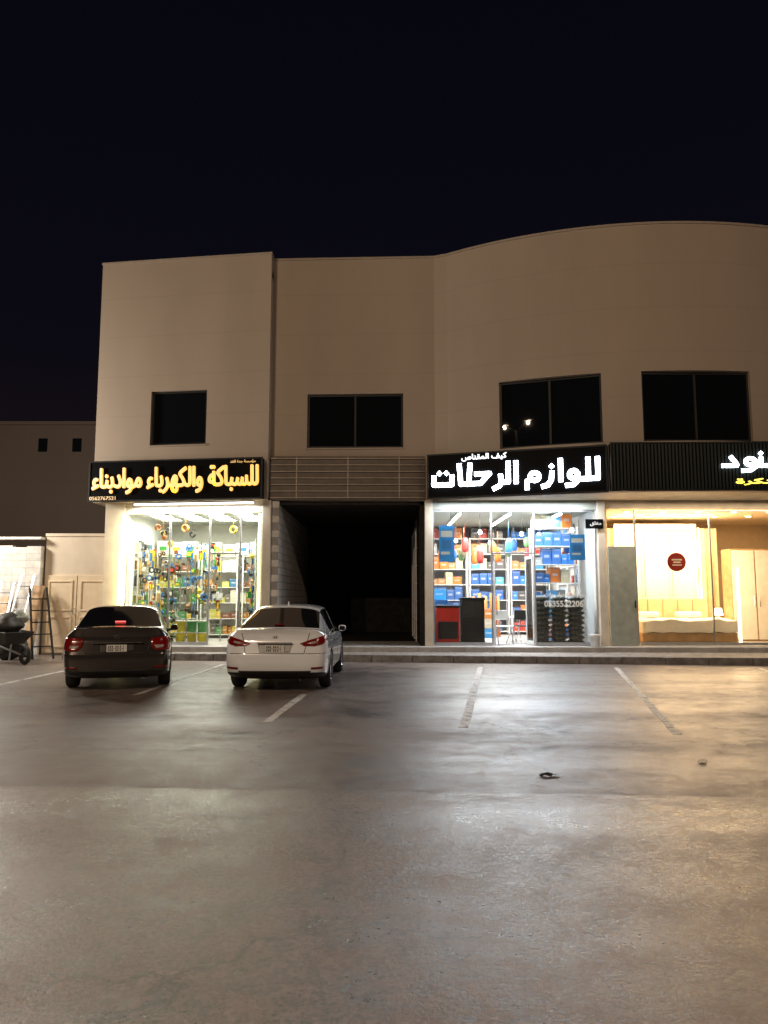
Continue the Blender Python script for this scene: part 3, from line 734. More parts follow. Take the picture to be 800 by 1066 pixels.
    for sg in(-1,1):
        sd=side(sg)
        seam('door_seam',[(1.42,.92),(1.30,.62),(1.42,.32),(3.2,.30),(3.22,.86)],sd)
        seam('door_seam',[(2.32,.90),(2.30,.31)],sd)
        patch('window_pillar',[(2.26,.95),(2.34,.95),(2.30,1.34),(2.24,1.34)],sd,M['black'],.003,.004)
        for yy in(1.62,2.5):
            hh=bvh.ray_cast(Vector((sg*2,yy,.80)),Vector((-sg,0,0)))[0]
            b=MB(); b.cyl((hh.x+sg*.03,yy-.09,.80),(hh.x+sg*.03,yy+.09,.80),.014).cyl((hh.x-sg*.01,yy-.08,.80),(hh.x+sg*.03,yy-.08,.80),.012).cyl((hh.x-sg*.01,yy+.08,.80),(hh.x+sg*.03,yy+.08,.80),.012)
            b.done('door_handle',M['chrome'] if not dark else paint,E)
        b=MB(); b.lathe([(0,-.085),(.05,-.08),(.07,-.045),(.074,0),(.07,.045),(.04,.075),(0,.085)],(0,0,0),'X',20)
        mo=b.done('wing_mirror',paint,E,smooth=True,loc=(sg*.94,2.86,.97)); mo.scale=(.95,.8,.85)
        b=MB(); b.box(-.055,.055,-.062,-.056,-.04,.04); b.done('mirror_glass',M['cglass'],E,loc=(sg*.945,2.86,.97),bevel=.01)
        b=MB(); b.cyl((sg*.78,2.86,.91),(sg*.89,2.86,.94),.025); b.done('mirror_stalk',M['black'],E)
        hl=bvh.ray_cast(Vector((sg*.62,6,.62)),Vector((0,-1,0)))[0]
        if hl: 
            b=MB(); b.lathe([(0,.03),(.07,.02),(.1,0),(.1,-.06)],(0,0,0),'Y',20); ho=b.done('headlight',M['clearlamp'],E,smooth=True,loc=(sg*.62,hl.y,.62)); ho.scale=(1.5,1,.8)
        for yy in(.98,3.62):
            wh=link(bpy.data.objects.new('wheel',None)); wh.parent=E; wh.location=(sg*.785,yy,.325)
            b=MB(); b.lathe([(.2,-.1),(.29,-.105),(.318,-.08),(.325,-.03),(.325,.03),(.318,.08),(.29,.105),(.2,.1)],(0,0,0),'X',36); b.done('tyre',M['rubber'],wh,smooth=True)
            b=MB(); b.lathe([(.2,-.095),(.21,-.06),(.19,-.05),(.18,.05),(.205,.095)],(0,0,0),'X',36)
            for k in range(5):
                an=k*2*math.pi/5; dx=sg*.06
                b.cyl((dx,.03*math.cos(an),.03*math.sin(an)),(dx,.19*math.cos(an),.19*math.sin(an)),.035,.025,8)
            b.cyl((sg*.03,0,0),(sg*.085,0,0),.05,.04,16); b.done('rim',M['rim'],wh)
    b=MB(); b.prism([(-.012,0),(.012,0),(.006,.12),(-.006,.12)],-.02,.05); b.done('roof_antenna',paint,E,loc=(0,1.6,1.474))
    return E
pw=mat('car_paint_white',(.84,.87,.92),.18,var=.02,coat=1)
pd=mat('car_paint_dark',(.062,.052,.048),.18,.55,var=.04,coat=1)
car('parked_car','white four-door sedan parked facing the shops',(-1.86,12.72,0),R(-1),pw,'white')
car('parked_car','dark grey-brown sedan with lit high brake light, facing shops',(-4.58,12.85,0),R(15.5),pd,'dark')

# ------------------------------------------------------------ shop goods
def shelf(loc,rz,w_=1.3,h=2.6,n=6,group='shelving units in the shops'):
    e=empty('shelving_unit','tall white metal shelving unit stocked with goods','shelf',loc,rz,group)
    for sx in(-1,1):
        for sy in(0,.42):
            b=MB(); b.box(sx*w_/2-.02,sx*w_/2+.02,sy-.02,sy+.02,0,h); b.done('post',M['white'],e)
    for i in range(n):
        z=.1+i*(h-.15)/(n-1)
        b=MB(); b.box(-w_/2+.02,w_/2-.02,-.01,.43,z,z+.025); b.done('shelf_board',M['white'],e)
    return e
pal1=[(.6,.42,.03),(.45,.42,.08),(.07,.26,.08),(.55,.52,.42),(.4,.18,.04),(.04,.14,.25),(.2,.08,.04),(.06,.06,.06),(.15,.14,.12)]
pal2=[(.6,.17,.03),(.04,.2,.6),(.08,.32,.65),(.45,.06,.04),(.5,.42,.28),(.4,.22,.09),(.04,.16,.3),(.04,.12,.35),(.08,.08,.08),(.3,.3,.28)]
def boxproto(c,wd,dp,hh,i):
    b=MB(); b.box(-wd/2,wd/2,0,dp,0,hh); b.mi=1; b.box(-wd*.3,wd*.25,-.003,0,hh*.42,hh*.6); b.mi=2; b.box(-wd/2-.002,wd/2+.002,-.002,dp*.3,hh*.84,hh*.93)
    c2=[min(1,.1+v*.6) for v in c]; c3=[min(1,.3+v*.5) for v in c]
    return b.done('product_box',[mat('card%d'%i,c,.5,var=.05),mat('cardl%d'%i,c3,.5,var=.05),mat('cardb%d'%i,c2,.5,var=.05)],bevel=.004,label='printed cardboard product box on a shop shelf',cat='box',group='boxed goods on shop shelves')
def stock(units,pal,seed,lvl=6,h=2.6,w_=1.3,wmin=.12,hk=1):
    random.seed(seed); protos=[];W_=[]
    for i,c in enumerate(pal):
        wd=random.uniform(wmin,.30); W_.append(wd); protos.append(boxproto(c,wd,.3,random.uniform(.26,.42)*hk,seed*10+i))
    first=set(range(len(protos)))
    for (lx,ly,lz,rz) in units:
        for i in range(lvl):
            z=lz+.1+i*(h-.15)/(lvl-1)+.0265
            x=-w_/2+.05
            run=random.randrange(len(protos))
            while True:
                if random.random()<.6: run=random.randrange(len(protos))
                p=protos[run]; wd=W_[run]
                if x+wd>w_/2-.03: break
                if random.random()>.04:
                    X=x+wd/2; Y=.03+random.uniform(-.04,.07)
                    px=lx+X*math.cos(rz)-Y*math.sin(rz); py=ly+X*math.sin(rz)+Y*math.cos(rz)
                    a=rz+random.uniform(-.15,.15)
                    if run in first: p.location=(px,py,z); p.rotation_euler=(0,0,a); first.discard(run)
                    else:
                        q=dup(p,(px,py,z),a); q.scale=(1,1,random.uniform(.55,1.0))
                x+=wd+.012
    for i in first: bpy.data.objects.remove(protos[i])
F=.306
u1=[(-6.5,23.4,F,0),(-5.1,23.4,F,0),(-3.98,23.4,F,0)]
u1s=[(-7.18,22.3,F,R(90))]
for u in u1+u1s: shelf(u[:3],u[3])
stock(u1+u1s,pal1,1)
u2=[(2.2,25.4,F,0),(3.6,25.4,F,0),(5.0,25.4,F,0),(1.36,23.9,F,R(90)),(1.36,22.5,F,R(90)),(5.74,23.9,F,R(-90)),(5.74,22.5,F,R(-90)),(4.95,21.35,F,0)]
for u in u2: shelf(u[:3],u[3],h=3.3,n=7)
stock(u2,pal2,2,lvl=7,h=3.3,wmin=.16,hk=1.15)

def colr(n,c,r=.4): return mat(n,c,r,var=.05)
hm=[colr('hose_green',(.05,.28,.06)),colr('hose_yellow',(.7,.5,.04)),colr('hose_blue',(.04,.15,.4)),colr('hose_white',(.6,.6,.6)),colr('cable_black',(.03,.03,.03)),colr('cable_orange',(.6,.2,.03)),mat('brass',(.5,.35,.1),.3,.8),M['steel'],M['black'],M['wood'],M['rust'],M['black']]
bms=[colr('bucket_white',(.75,.75,.72)),colr('bucket_blue',(.05,.2,.5)),colr('bucket_red',(.5,.06,.04)),colr('bucket_green',(.1,.4,.12)),colr('bucket_yellow',(.75,.6,.05))]
def pack(i):
    m=random.choice(hm); m2=random.choice(hm); b=MB(); t=i%7
    b.mi=1
    if t==0: b.cyl((0,-.02,-.2),(0,-.02,-.05),.022,seg=10); b.mi=0; b.box(-.04,.04,-.004,.004,-.18,0)
    elif t==1: b.torus((0,-.02,-.09),.05,.012,'Y',14,6); b.torus((0,-.045,-.09),.045,.012,'Y',14,6)
    elif t==2: b.box(-.03,.03,-.03,.0,-.3,-.22); b.mi=2; b.cyl((0,-.015,-.22),(0,-.015,0),.01,seg=8)
    elif t==3: b.lathe([(0,-.165),(.03,-.15),(.042,-.11),(.014,-.06),(.014,-.03),(0,-.03)],(0,-.03,0),'Z',12)
    elif t==4: b.cyl((-.02,-.02,-.3),(.03,-.02,0),.008,seg=6).cyl((.02,-.02,-.3),(-.03,-.02,0),.008,seg=6)
    elif t==5: b.box(-.05,.05,-.06,.0,-.12,0); b.mi=0; b.box(-.04,.04,-.063,-.06,-.09,-.03)
    else: b.cyl((0,-.02,-.4),(0,-.02,0),.012,seg=8); b.mi=2; b.box(-.06,.06,-.035,-.005,-.42,-.36)
    b.mi=2; b.cyl((0,-.03,-.01),(0,.05,.0),.004,seg=5)
    return b.done('hanging_tool',[bms[i%5],m,m2],label='small tool or fitting hanging on a display hook',cat='hardware item',group='hardware items hanging on display racks')
random.seed(5)
packs=[pack(i) for i in range(21)]; usedp=set()
def rack(loc,rz,w_,h,z0=2):
    e=empty('display_rack','upright wire display rack hung with tools and fittings','rack',loc,rz,'display racks in the hardware shop')
    for s in(-1,1):
        b=MB(); b.box(s*w_/2-.015,s*w_/2+.015,0,.03,0,h); b.box(s*w_/2-.02,s*w_/2+.02,-.2,.2,0,.03); b.done('post',M['steel'],e)
    b=MB()
    n=int(h/.24)
    for i in range(1,n+1): b.cyl((-w_/2,.05,i*.24),(w_/2,.05,i*.24),.005,seg=5)
    b.done('rails',M['steel'],e)
    for i in range(z0,n+1):
        X=-w_/2+.05
        while X<w_/2-.04:
            Y=random.uniform(-.08,.02); j=random.randrange(len(packs)); zz=i*.24+random.choice([0,0,.04,-.04])
            px=loc[0]+X*math.cos(rz)-Y*math.sin(rz); py=loc[1]+X*math.sin(rz)+Y*math.cos(rz); a_=rz+random.uniform(-.5,.5)
            if j in usedp: q=dup(packs[j],(px,py,loc[2]+zz),a_)
            else: q=packs[j]; q.location=(px,py,loc[2]+zz); q.rotation_euler=(0,0,a_); usedp.add(j)
            k=random.uniform(.9,1.7); q.scale=(k,k,k)
            X+=random.uniform(.06,.15)
rack((-6.55,21.7,F),0,1.2,2.7); rack((-5.3,21.9,F),R(8),1.0,2.9,5); rack((-3.62,21.4,F),R(-40),.7,2.7)
for j in range(len(packs)):
    if j not in usedp: bpy.data.objects.remove(packs[j])
for i in range(9):
    m=random.choice(hm)
    X=-7.0+random.uniform(0,3.4); Z=random.uniform(3.0,3.6); Y=20.95+random.uniform(0,.8)
    b=MB(); r=random.uniform(.05,.1)
    for k in range(4): b.torus((0,(k-1.5)*.024,0),r+random.uniform(-.008,.008),.014,'Y',16,6)
    b.cyl((0,0,r),(0,0,4.0-Z),.004,seg=5)
    b.done('cable_coil',m,smooth=True,loc=(X,Y,Z),rz=random.uniform(-.9,.9),label='coil of plastic cable hanging from the shop ceiling',cat='cable',group='cable coils hung in the hardware shop')
# pale cartons stacked along the top of the shelving
for i in range(9):
    wd=random.uniform(.3,.45); hh=random.uniform(.3,.5)
    b=MB(); b.box(-wd/2,wd/2,0,.35,0,hh); b.mi=1; b.box(-wd*.3,wd*.3,-.004,0,hh*.3,hh*.6)
    b.done('pale_carton',[M['plate'],hm[i%4]],bevel=.006,loc=(-7.0+i*.42,23.42,F+2.61),label='pale cardboard carton stored on top of the shelving',cat='box',group='cartons on top of the hardware shelving')
def bucket(loc,m,lab='plastic paint bucket with lid and wire handle'):
    e=empty('paint_bucket',lab,'bucket',loc,random.uniform(0,6),'paint buckets at the shops')
    b=MB(); b.lathe([(0,0),(.12,0),(.14,.3),(.145,.3),(.145,.27)],(0,0,0),'Z',20); b.done('tub',m,e,smooth=True)
    b=MB(); b.lathe([(.15,.285),(.15,.31),(.135,.315),(0,.312)],(0,0,0),'Z',20); b.done('lid',M['plate'],e)
    b=MB(); b.torus((0,.15,.18),.1,.004,'Y',16,4); b.done('handle',M['steel'],e)
for i in range(9):
    for k in range(random.choice([1,2,2,3])):
        X=-6.95+i*.31 
        if -4.85<X<-4.1: continue
        bucket((X,20.95+.05*(i%3),F+k*.318),random.choice(bms+[M['black'],bms[3],bms[4]]))
for i in range(12):
    X=-3.55+random.uniform(-.06,.12); Y=20.5+i*.07
    b=MB(); b.lathe([(.03,0),(.03,2.9),(.024,2.9),(.024,0)],(0,0,0),'Z',10)
    b.done('plastic_pipe',random.choice([hm[3],M['greypanel'],hm[4]]),smooth=True,loc=(X,Y,F),label='long plastic pipe standing upright in the hardware shop',cat='pipe',group='pipes standing in the hardware shop')
def tube(loc,L,rz,m,lab,rr=.022):
    e=empty('ceiling_light',lab,'light',loc,rz,'fluorescent fittings in the shops')
    b=MB(); b.box(-L/2,L/2,-.05,.05,.022,.06); b.done('housing',M['white'],e,bevel=.01)
    b=MB(); b.cyl((-L/2+.03,0,0),(L/2-.03,0,0),rr); b.done('lamp_tube',m,e)
def panel_light(loc):
    e=empty('ceiling_panel_light','square white panel light recessed in the shop ceiling','light',loc,0,'panel lights in the hardware shop')
    b=MB(); b.box(-.3,.3,-.3,.3,0,.03); b.done('frame',M['white'],e)
    b=MB(); b.box(-.27,.27,-.27,.27,-.012,-.001); b.done('lamp_panel',M['panel'],e)
for X in(-6.6,-5.75,-4.9,-4.05):
    for Y in(21.0,21.9,22.8): panel_light((X,Y,3.965))
for Y in(20.9,22.2,23.5):
    for X in(2.1,3.5,4.9): tube((X,Y,3.88),1.1,R(90),M['tube'],'white fluorescent ceiling light in the camping shop',.03)
def spot(loc):
    e=empty('hanging_bulb','bright bare bulb hanging from the shop ceiling','lamp',loc,0,'bulbs hanging in the camping shop')
    b=MB(); b.lathe([(0,-.09),(.04,-.08),(.055,-.04),(.045,0),(.02,.03),(0,.035)],(0,0,0),'Z',14); b.done('bulb',M['tube'],e,smooth=True)
    b=MB(); b.cyl((0,0,.03),(0,0,4.0-loc[2]),.006,seg=6); b.done('cord',M['black'],e)
for X,Y,Z in((1.9,20.9,3.45),(2.8,21.5,3.5),(3.9,20.9,3.4),(4.7,22.4,3.5),(5.3,20.8,3.5),(3.3,23.0,3.3),(2.3,23.6,3.4),(4.2,24.0,3.4)): spot((X,Y,Z))
def area(loc,sx,sy,p,c,rot=(0,0,0)):
    l=bpy.data.lights.new('a','AREA'); l.shape='RECTANGLE'; l.size=sx; l.size_y=sy; l.energy=p; l.color=c
    o=link(bpy.data.objects.new('shop_lamp',l)); o.location=loc; o.rotation_euler=rot; return o
def point(loc,p,c,r=.1):
    l=bpy.data.lights.new('p','POINT'); l.energy=p; l.color=c; l.shadow_soft_size=r
    o=link(bpy.data.objects.new('lamp',l)); o.location=loc; return o
area((-5.3,21.2,3.85),3.0,.3,160,(1,1,.8)); area((-5.3,22.6,3.85),3.0,.3,115,(1,1,.8))
area((3.5,21.3,3.82),3.0,.8,430,(.86,.94,1)); area((3.5,23.9,3.82),3.0,.8,330,(1,.93,.82))
ls=empty('light_strip','warm yellow strip light framing the hardware shop glass','light',(-7.2,20.57,0),math.atan2(-.55,3.92))
b=MB(); b.box(-.03,.04,-.16,-.12,.4,3.85); b.done('vertical_strip',M['led'],ls)
b=MB(); b.box(3.84,3.88,-.06,-.035,.4,3.85); b.done('vertical_strip',M['led'],ls)
b=MB(); b.box(.06,3.83,-.08,-.04,3.90,3.94); b.done('horizontal_strip',M['led'],ls)
area((-7.15,20.3,2.2),.06,3.0,32,(1,.8,.36),(R(90),0,R(10)))
# --- camping shop goods
fr=empty('display_cabinet','red and black display cabinet inside the shop window','cabinet',(1.75,20.45,F))
b=MB(); b.box(-.32,.32,0,.5,.06,1.0); b.done('body',M['redplas'],fr,bevel=.015)
b=MB(); b.box(-.27,.27,-.012,-.002,.15,.62); b.done('door',M['black'],fr,bevel=.006)
b=MB(); b.box(-.34,.34,-.02,.52,1.0,1.06).box(-.34,.34,0,.5,0,.06); b.done('top',M['black'],fr,bevel=.008)
fr2=dup(fr,(2.45,20.55,F),0); fr2['label']='dark display cabinet beside the shop doorway'
for c in fr2.children:
    if c.name.startswith('body'): c.data=c.data.copy(); c.data.materials[0]=M['rust']
fr2.scale=(1,1,1.2)
pm=[colr('poster_blue',(.04,.3,.75)),M['plate']]
for X,Z,wd,hh in((1.72,2.55,.42,1.0),(5.3,2.6,.42,.7)):
    b=MB(); b.box(-wd/2,wd/2,0,.02,0,hh); b.mi=1; b.box(-wd*.38,wd*.38,-.006,0,hh*.68,hh*.85); b.box(-wd*.38,wd*.2,-.006,0,hh*.2,hh*.28); b.mi=2; b.box(-wd*.3,wd*.3,-.006,0,hh*.35,hh*.6)
    b.done('hanging_poster',[pm[0],M['plate'],bms[1]],loc=(X,20.25,Z),label='blue printed advertising poster hanging behind the shop glass',cat='poster',group='posters in the camping shop window')
def chair(loc,rz,m):
    e=empty('folding_chair','folding camping chair standing by the doorway','chair',loc,rz,'folding chairs in the camping shop doorway')
    for s in(-.22,.22):
        b=MB(); b.cyl((s,-.2,0),(s,.22,.95),.014,seg=8); b.done('leg',M['alu'],e)
        b=MB(); b.cyl((s*.9,.25,0),(s*.9,-.2,.5),.014,seg=8); b.done('leg',M['alu'],e)
    b=MB(); b.box(-.22,.22,-.22,.16,.47,.5); b.done('seat',m,e,bevel=.01)
    b=MB(); b.box(-.21,.21,.13,.16,.65,.92); b.done('backrest',m,e,bevel=.01)
chair((3.3,20.7,F),R(15),M['white']); chair((3.85,21.0,F),R(-20),M['black'])
tb=empty('folding_table','small folding camping table with crossed legs','table',(3.6,21.8,F),R(5))
b=MB(); b.box(-.4,.4,-.25,.25,.68,.71); b.done('table_top',M['white'],tb,bevel=.008)
for s in(-.34,.34):
    b=MB(); b.cyl((s,-.22,0),(s,.22,.68),.013,seg=8); b.done('leg',M['alu'],tb)
    b=MB(); b.cyl((s*.94,.22,0),(s*.94,-.22,.68),.013,seg=8); b.done('leg',M['alu'],tb)
def sack(loc,rz):
    b=MB()
    b.box(-.3,.3,-.19,.19,0,.15)
    bm=b.bm; bmesh.ops.subdivide_edges(bm,edges=bm.edges,cuts=4,use_grid_fill=True)
    for v in bm.verts:
        u=abs(v.co.x)/.3; w_=abs(v.co.y)/.19; k=(1-u**4)*(1-w_**4)
        v.co.z=.075+(v.co.z-.075)*(.25+.95*k)+random.uniform(-.004,.004); v.co.y*=1-.08*u*u
    b.done('sack',M['sack'],loc=loc,rz=rz,smooth=True,label='dark patterned fabric bundle stacked inside the shop window',cat='sack',group='stacked bundles')
for i in range(3):
    for k in range(10): sack((4.3+i*.46,20.4,F+k*.13),R(90)+random.uniform(-.08,.08))
random.seed(21)
big=[boxproto(c,.38,.4,.3,90+i) for i,c in enumerate([(.03,.2,.6),(.5,.17,.03),(.05,.35,.65),(.5,.4,.28),(.03,.25,.55)])]
us=set()
def putbig(loc,a):
    j=random.randrange(5)
    if j in us: dup(big[j],loc,a)
    else: big[j].location=loc; us.add(j)
for i in range(3):
    for k in range(random.choice([4,5,6])): putbig((1.55+random.uniform(0,.12),21.15+i*.42,F+k*.303),random.uniform(-.15,.15))
for i in range(3):
    for k in range(random.choice([1,2,3])): putbig((2.3+i*.5,23.2+i*.15,F+k*.303),random.uniform(-.3,.3))
for i in range(2):
    for k in range(random.choice([2,3])): putbig((4.5+i*.42,22.4,F+k*.303),random.uniform(-.2,.2))
for j in range(5):
    if j not in us: bpy.data.objects.remove(big[j])
bagm=[colr('bag_orange',(.6,.17,.03)),colr('bag_blue',(.04,.15,.45)),colr('bag_green',(.12,.2,.08)),colr('bag_red',(.45,.04,.03)),colr('bag_sand',(.4,.32,.2))]
for i in range(26):
    b=MB(); b.lathe([(0,-.5),(.11,-.48),(.14,-.35),(.13,-.15),(.08,-.03),(0,0)],(0,0,0),'Z',14); b.cyl((0,0,-.02),(0,0,.5),.006,seg=5)
    o=b.done('hanging_bag',bagm[i%5],smooth=True,loc=(1.8+(i%11)*.36+random.uniform(-.1,.1),21.6+random.uniform(0,2.4),3.35+random.uniform(-.35,.1)),label='fabric camping bag hanging from the shop ceiling',cat='bag',group='bags hanging in the camping shop'); o.scale=(.75,.5,random.uniform(.6,1))
sp_=empty('pillar_sign','small dark sign plate with white lettering on the pillar','sign',(5.66,19.8,3.55))
b=MB(); b.box(-.24,.24,0,.03,-.13,.13); b.done('plate',M['signblack'],sp_,bevel=.006)
text('lettering',shape('مغلق'),-.12,.18,-.06,.07,-.002,M['plate'],sp_,.003)
wd_=empty('window_decal','white phone number lettering stuck on shop glass','lettering',(4.85,20.0,1.42))
text('lettering','0535532206',-.55,.5,-.09,.08,0,M['plate'],wd_,.002,.006)
text('lettering',shape('بيع وصيانة مواد رحلات'),-.55,.55,.14,.3,0,M['plate'],wd_,.002,.004)
b=MB(); 
for k in range(5): b.cyl((-.4+.2*k,0,.0),(-.4+.2*k,.05,1.3+.1*(k%2)),.07,.06,12)
b.done('rolled_tent_bundle',[bagm[0]],loc=(3.3,24.2,F),smooth=True,label='upright bundle of rolled orange tent bags',cat='tent bag')
bucket((5.55,19.72,.302),bms[0],'white plastic bucket standing on the shop step')

# --- furniture shop
bed=empty('bed','wide low upholstered bed with thick white duvet in window','bed',(8.35,21.0,F))
b=MB(); b.box(-1.3,1.3,-.6,1.3,.06,.32); b.done('bed_base',M['wood'],bed,bevel=.03)
b=MB(); b.box(-1.27,1.27,-.64,1.25,.322,.66)
bmesh.ops.subdivide_edges(b.bm,edges=b.bm.edges,cuts=9,use_grid_fill=True)
for v in b.bm.verts:
    v.co.z+=.03*math.sin(v.co.x*5+v.co.y*3)*(v.co.z>.6)+.02*math.sin(v.co.x*11); v.co.y+=.02*math.sin(v.co.x*9)*(v.co.y<0)
b.done('duvet',M['mattress'],bed,bevel=.0,smooth=True)
b=MB()
for i in range(6): b.box(-1.35+i*.45,-1.35+i*.45+.445,1.32,1.45,0,1.25)
b.done('headboard',M['curtain'],bed,bevel=.04)
for X in(-.62,.62):
    b=MB(); b.box(X-.36,X+.36,.8,1.22,.68,.86); b.done('pillow',M['mattress'],bed,bevel=.08)
def curtain(x0,x1,y,z0,z1,lab):
    b=MB(); n=int((x1-x0)/.03)
    vs=[[],[]]
    for i in range(n+1):
        X=x0+(x1-x0)*i/n; Y=y+.06*math.sin(i*.9)
        vs[0].append(b.bm.verts.new((X,Y,z0))); vs[1].append(b.bm.verts.new((X,Y,z1)))
    for i in range(n): b.bm.faces.new([vs[0][i],vs[0][i+1],vs[1][i+1],vs[1][i]])
    b.done('curtain',M['curtain'],label=lab,cat='curtain',group='curtains in the furniture shop',smooth=True)
curtain(6.3,7.1,22.8,F+.02,3.7,'pleated golden curtain hanging in the furniture shop')
curtain(9.75,10.3,22.9,F+.02,3.7,'pleated golden curtain hanging in the furniture shop')
b=MB(); b.box(7.15,9.7,22.9,23.0,.3,3.85)
for x0,x1 in((7.22,8.0),(8.05,8.85),(8.9,9.65)):
    b.box(x0,x1,22.84,22.9,.45,.50).box(x0,x1,22.84,22.9,3.65,3.7).box(x0,x0+.05,22.84,22.9,.50,3.65).box(x1-.05,x1,22.84,22.9,.50,3.65)
b.done('display_partition',M['mattress'],label='tall pale panelled display partition behind the bed',cat='partition',bevel=.004)
vs_=empty('vertical_light_strip','warm vertical strip light at the edge of the partition','light',(9.72,22.8,F),0,'strip lights in the furniture shop')
b=MB(); b.box(-.02,.02,-.02,.02,.1,3.4); b.done('lamp_strip',M['tubewarm'],vs_)
dup(vs_,(7.12,22.8,F),0)
ck=empty('round_wall_sign','round dark red sign hanging inside the furniture shop','sign',(8.02,20.3,2.55))
b=MB(); b.lathe([(0,-.02),(.25,-.02),(.26,0),(.25,.02),(0,.02)],(0,0,0),'Y',36); b.done('disc',M['reddisc'],ck)
b=MB(); b.box(-.14,.14,-.026,-.022,.04,.08).box(-.1,.1,-.026,-.022,-.03,.01).box(-.13,.13,-.026,-.022,-.1,-.07); b.done('markings',M['plate'],ck)
wr=empty('wardrobe','cream wooden wardrobe with two doors','wardrobe',(10.95,21.9,F))
b=MB(); b.box(-.7,.7,0,.6,0,2.7); b.done('carcass',M['wood'],wr,bevel=.01)
for s in(-1,1):
    d=MB(); d.box(min(s*.02,s*.68),max(s*.02,s*.68),-.03,-.003,.05,2.65); d.done('door',M['mattress'],wr,bevel=.01)
    d=MB(); d.cyl((s*.08,-.06,1.0),(s*.08,-.06,1.3),.012); d.done('handle',M['chrome'],wr)
for X,h_ in((7.0,.55),(9.95,.55)):
    ns=empty('bedside_table','cream bedside table with two drawers','table',(X,22.0,F),0,'bedside tables by the bed')
    b=MB(); b.box(-.22,.22,0,.4,0,h_); b.done('body',M['wood'],ns,bevel=.01)
    for z in(.08,.31):
        b=MB(); b.box(-.2,.2,-.02,-.002,z,z+.2); b.done('drawer',M['cream'],ns,bevel=.008)
    lm=empty('table_lamp','small table lamp with glowing shade on bedside table','lamp',(X,22.2,F+h_),0,'lamps on the bedside tables')
    b=MB(); b.lathe([(0,0),(.07,0),(.07,.02),(.015,.04),(.015,.25)],(0,0,0),'Z',16); b.done('base',M['wood'],lm,smooth=True)
    b=MB(); b.lathe([(.13,.2),(.09,.4)],(0,0,0),'Z',20); b.done('lamp_shade',M['tubewarm'],lm,smooth=True)
def dl(loc):
    e=empty('ceiling_downlight','small warm round ceiling downlight in the furniture shop','lamp',loc,0,'downlights in the furniture shop')
    b=MB(); b.lathe([(.09,0),(.11,0),(.11,-.04),(.09,-.04),(.09,0)],(0,0,0),'Z',20); b.done('lamp_ring',M['white'],e,smooth=True)
    b=MB(); b.lathe([(0,-.06),(.06,-.05),(.085,-.02),(.085,-.004),(0,-.004)],(0,0,0),'Z',16); b.done('bulb',M['tubewarm'],e)
for X in(6.8,7.8,8.8,9.8,10.8):
    for Y in(20.6,21.8): dl((X,Y,3.995))
ls2=empty('floor_lamp','tall glowing standing tube lamp','lamp',(9.95,20.9,F))
b=MB(); b.cyl((0,0,.03),(0,0,2.1),.035); b.done('lamp_tube',M['tubewarm'],ls2); b=MB(); b.cyl((0,0,-.003),(0,0,.03),.14,seg=20); b.done('base',M['black'],ls2)
area((8.4,20.9,3.90),3.5,.5,220,(1,.70,.40)); area((9,22.2,3.90),4,.5,200,(1,.70,.40))
point((9.95,20.7,1.6),60,(1,.66,.35),.3)
area((8.4,21.9,3.4),3.0,.2,80,(1,.7,.4),(R(180),0,0))

p0,p1=(-7.0,20.25),(-3.4,19.75)
d=Vector(p1)-Vector(p0); a=math.atan2(d.y,d.x); mm=(Vector(p0)+Vector(p1))/2
tube((mm.x,mm.y,4.12),d.length*.95,a,M['panel'],'long strip light under the fascia sign')
area((mm.x,mm.y,4.07),d.length*.95,.08,150,(.95,.97,.95),(0,0,a))
area((3.5,19.5,4.15),4.0,.1,230,(.84,.9,1))  # added light for spill below the camping sign, no fitting here
area((9,19.2,4.15),5,.1,130,(1,.78,.52))  # likewise added for spill below the furniture sign, without a fitting

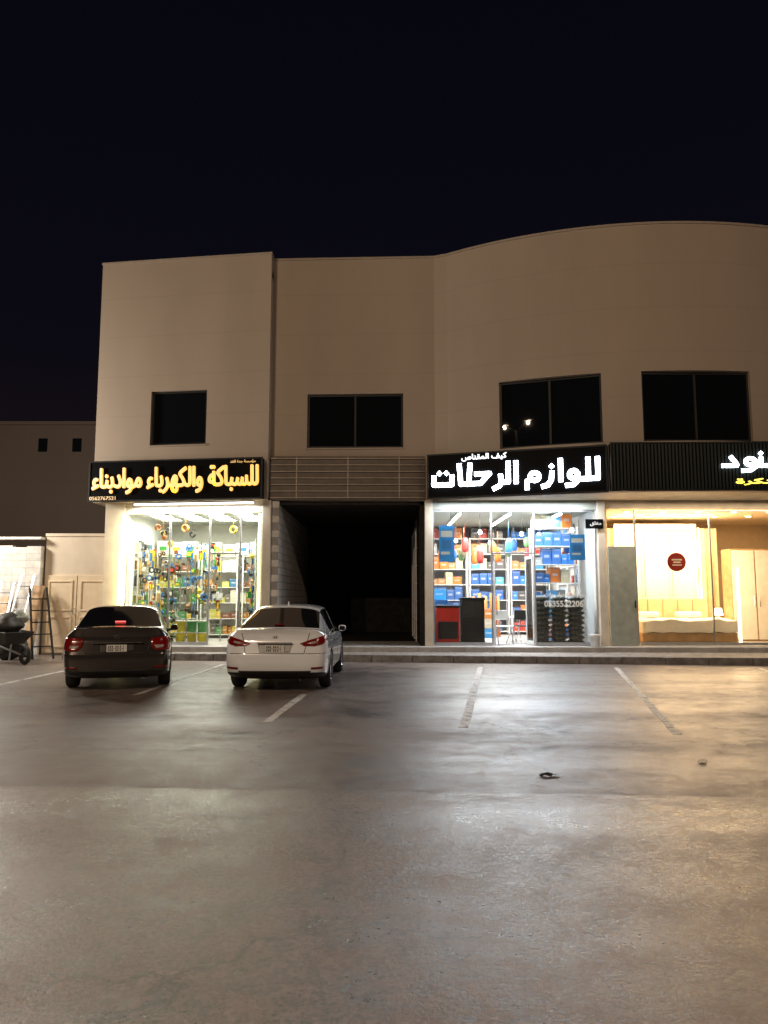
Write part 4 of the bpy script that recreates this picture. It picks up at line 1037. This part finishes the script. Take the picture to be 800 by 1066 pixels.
# ------------------------------------------------------------ street lamps
def street_lamp(loc,rz,p,c,H=12.2,label='tall black double-arm street lamp with glowing heads'):
    e=empty('street_lamp',label,'street lamp',loc,rz,'street lamps along the road')
    b=MB(); b.cyl((0,0,0),(0,0,H-.5),.11,.06,16); b.cyl((0,0,0),(0,0,.3),.2,.18,16); b.done('pole',M['poleblack'],e)
    for s in(-1,1):
        b=MB(); b.cyl((0,0,H-.6),(s*.9,0,H),.035,.03,10); b.done('arm',M['poleblack'],e)
        b=MB(); b.box(s*.9-.35,s*.9+.35,-.14,.14,H-.05,H+.08); b.done('lamp_head',M['poleblack'],e,bevel=.03)
        b=MB(); b.box(s*.9-.18,s*.9+.18,-.07,.07,H-.07,H-.053); b.done('lamp_lens',M['bulb'],e)
        point((loc[0]+s*.9*math.cos(rz),loc[1]+s*.9*math.sin(rz),H-.2),p,c,.06)
street_lamp((-8.6,-3.9,0),R(10),2750,(1,.755,.52))
street_lamp((13,-4.5,0),R(-10),1300,(1,.75,.53))  # unseen second lamp, added to even out the street light
wl=empty('wall_lamp','white floodlight on a short bracket above the block wall','lamp',(-13.2,20.5,3.2))
b=MB(); b.cyl((0,0,0),(0,0,1.1),.03); b.done('bracket',M['steel'],wl)
b=MB(); b.box(-.2,.2,-.5,0,1.0,1.3); b.done('lamp_housing',M['aludark'],wl,bevel=.02)
b=MB(); b.box(-.17,.17,-.512,-.502,1.03,1.27); b.done('lamp_lens',M['tube'],wl)
point((-12.6,18.6,4.9),1700,(1,.92,.8),.6)

# litter
def litter(loc,s,m,lab,nm):
    b=MB(); random.seed(int(loc[0]*100)); n=16
    v=[b.bm.verts.new((s*(.8+random.uniform(-.3,.3))*math.cos(2*math.pi*i/n),s*.45*(1+random.uniform(-.3,.3))*math.sin(2*math.pi*i/n),random.uniform(0,.02))) for i in range(n)]
    c=b.bm.verts.new((0,0,.035))
    for i in range(n): b.bm.faces.new([v[i],v[(i+1)%n],c])
    b.done(nm,m,loc=(loc[0],loc[1],.004),label=lab,cat='litter')
litter((1.50,7.0),.11,M['rust'],'crumpled dark rag lying on the asphalt','crumpled_rag')
litter((3.15,7.55),.06,M['plate'],'flattened pale paper scrap on the asphalt','paper_scrap')
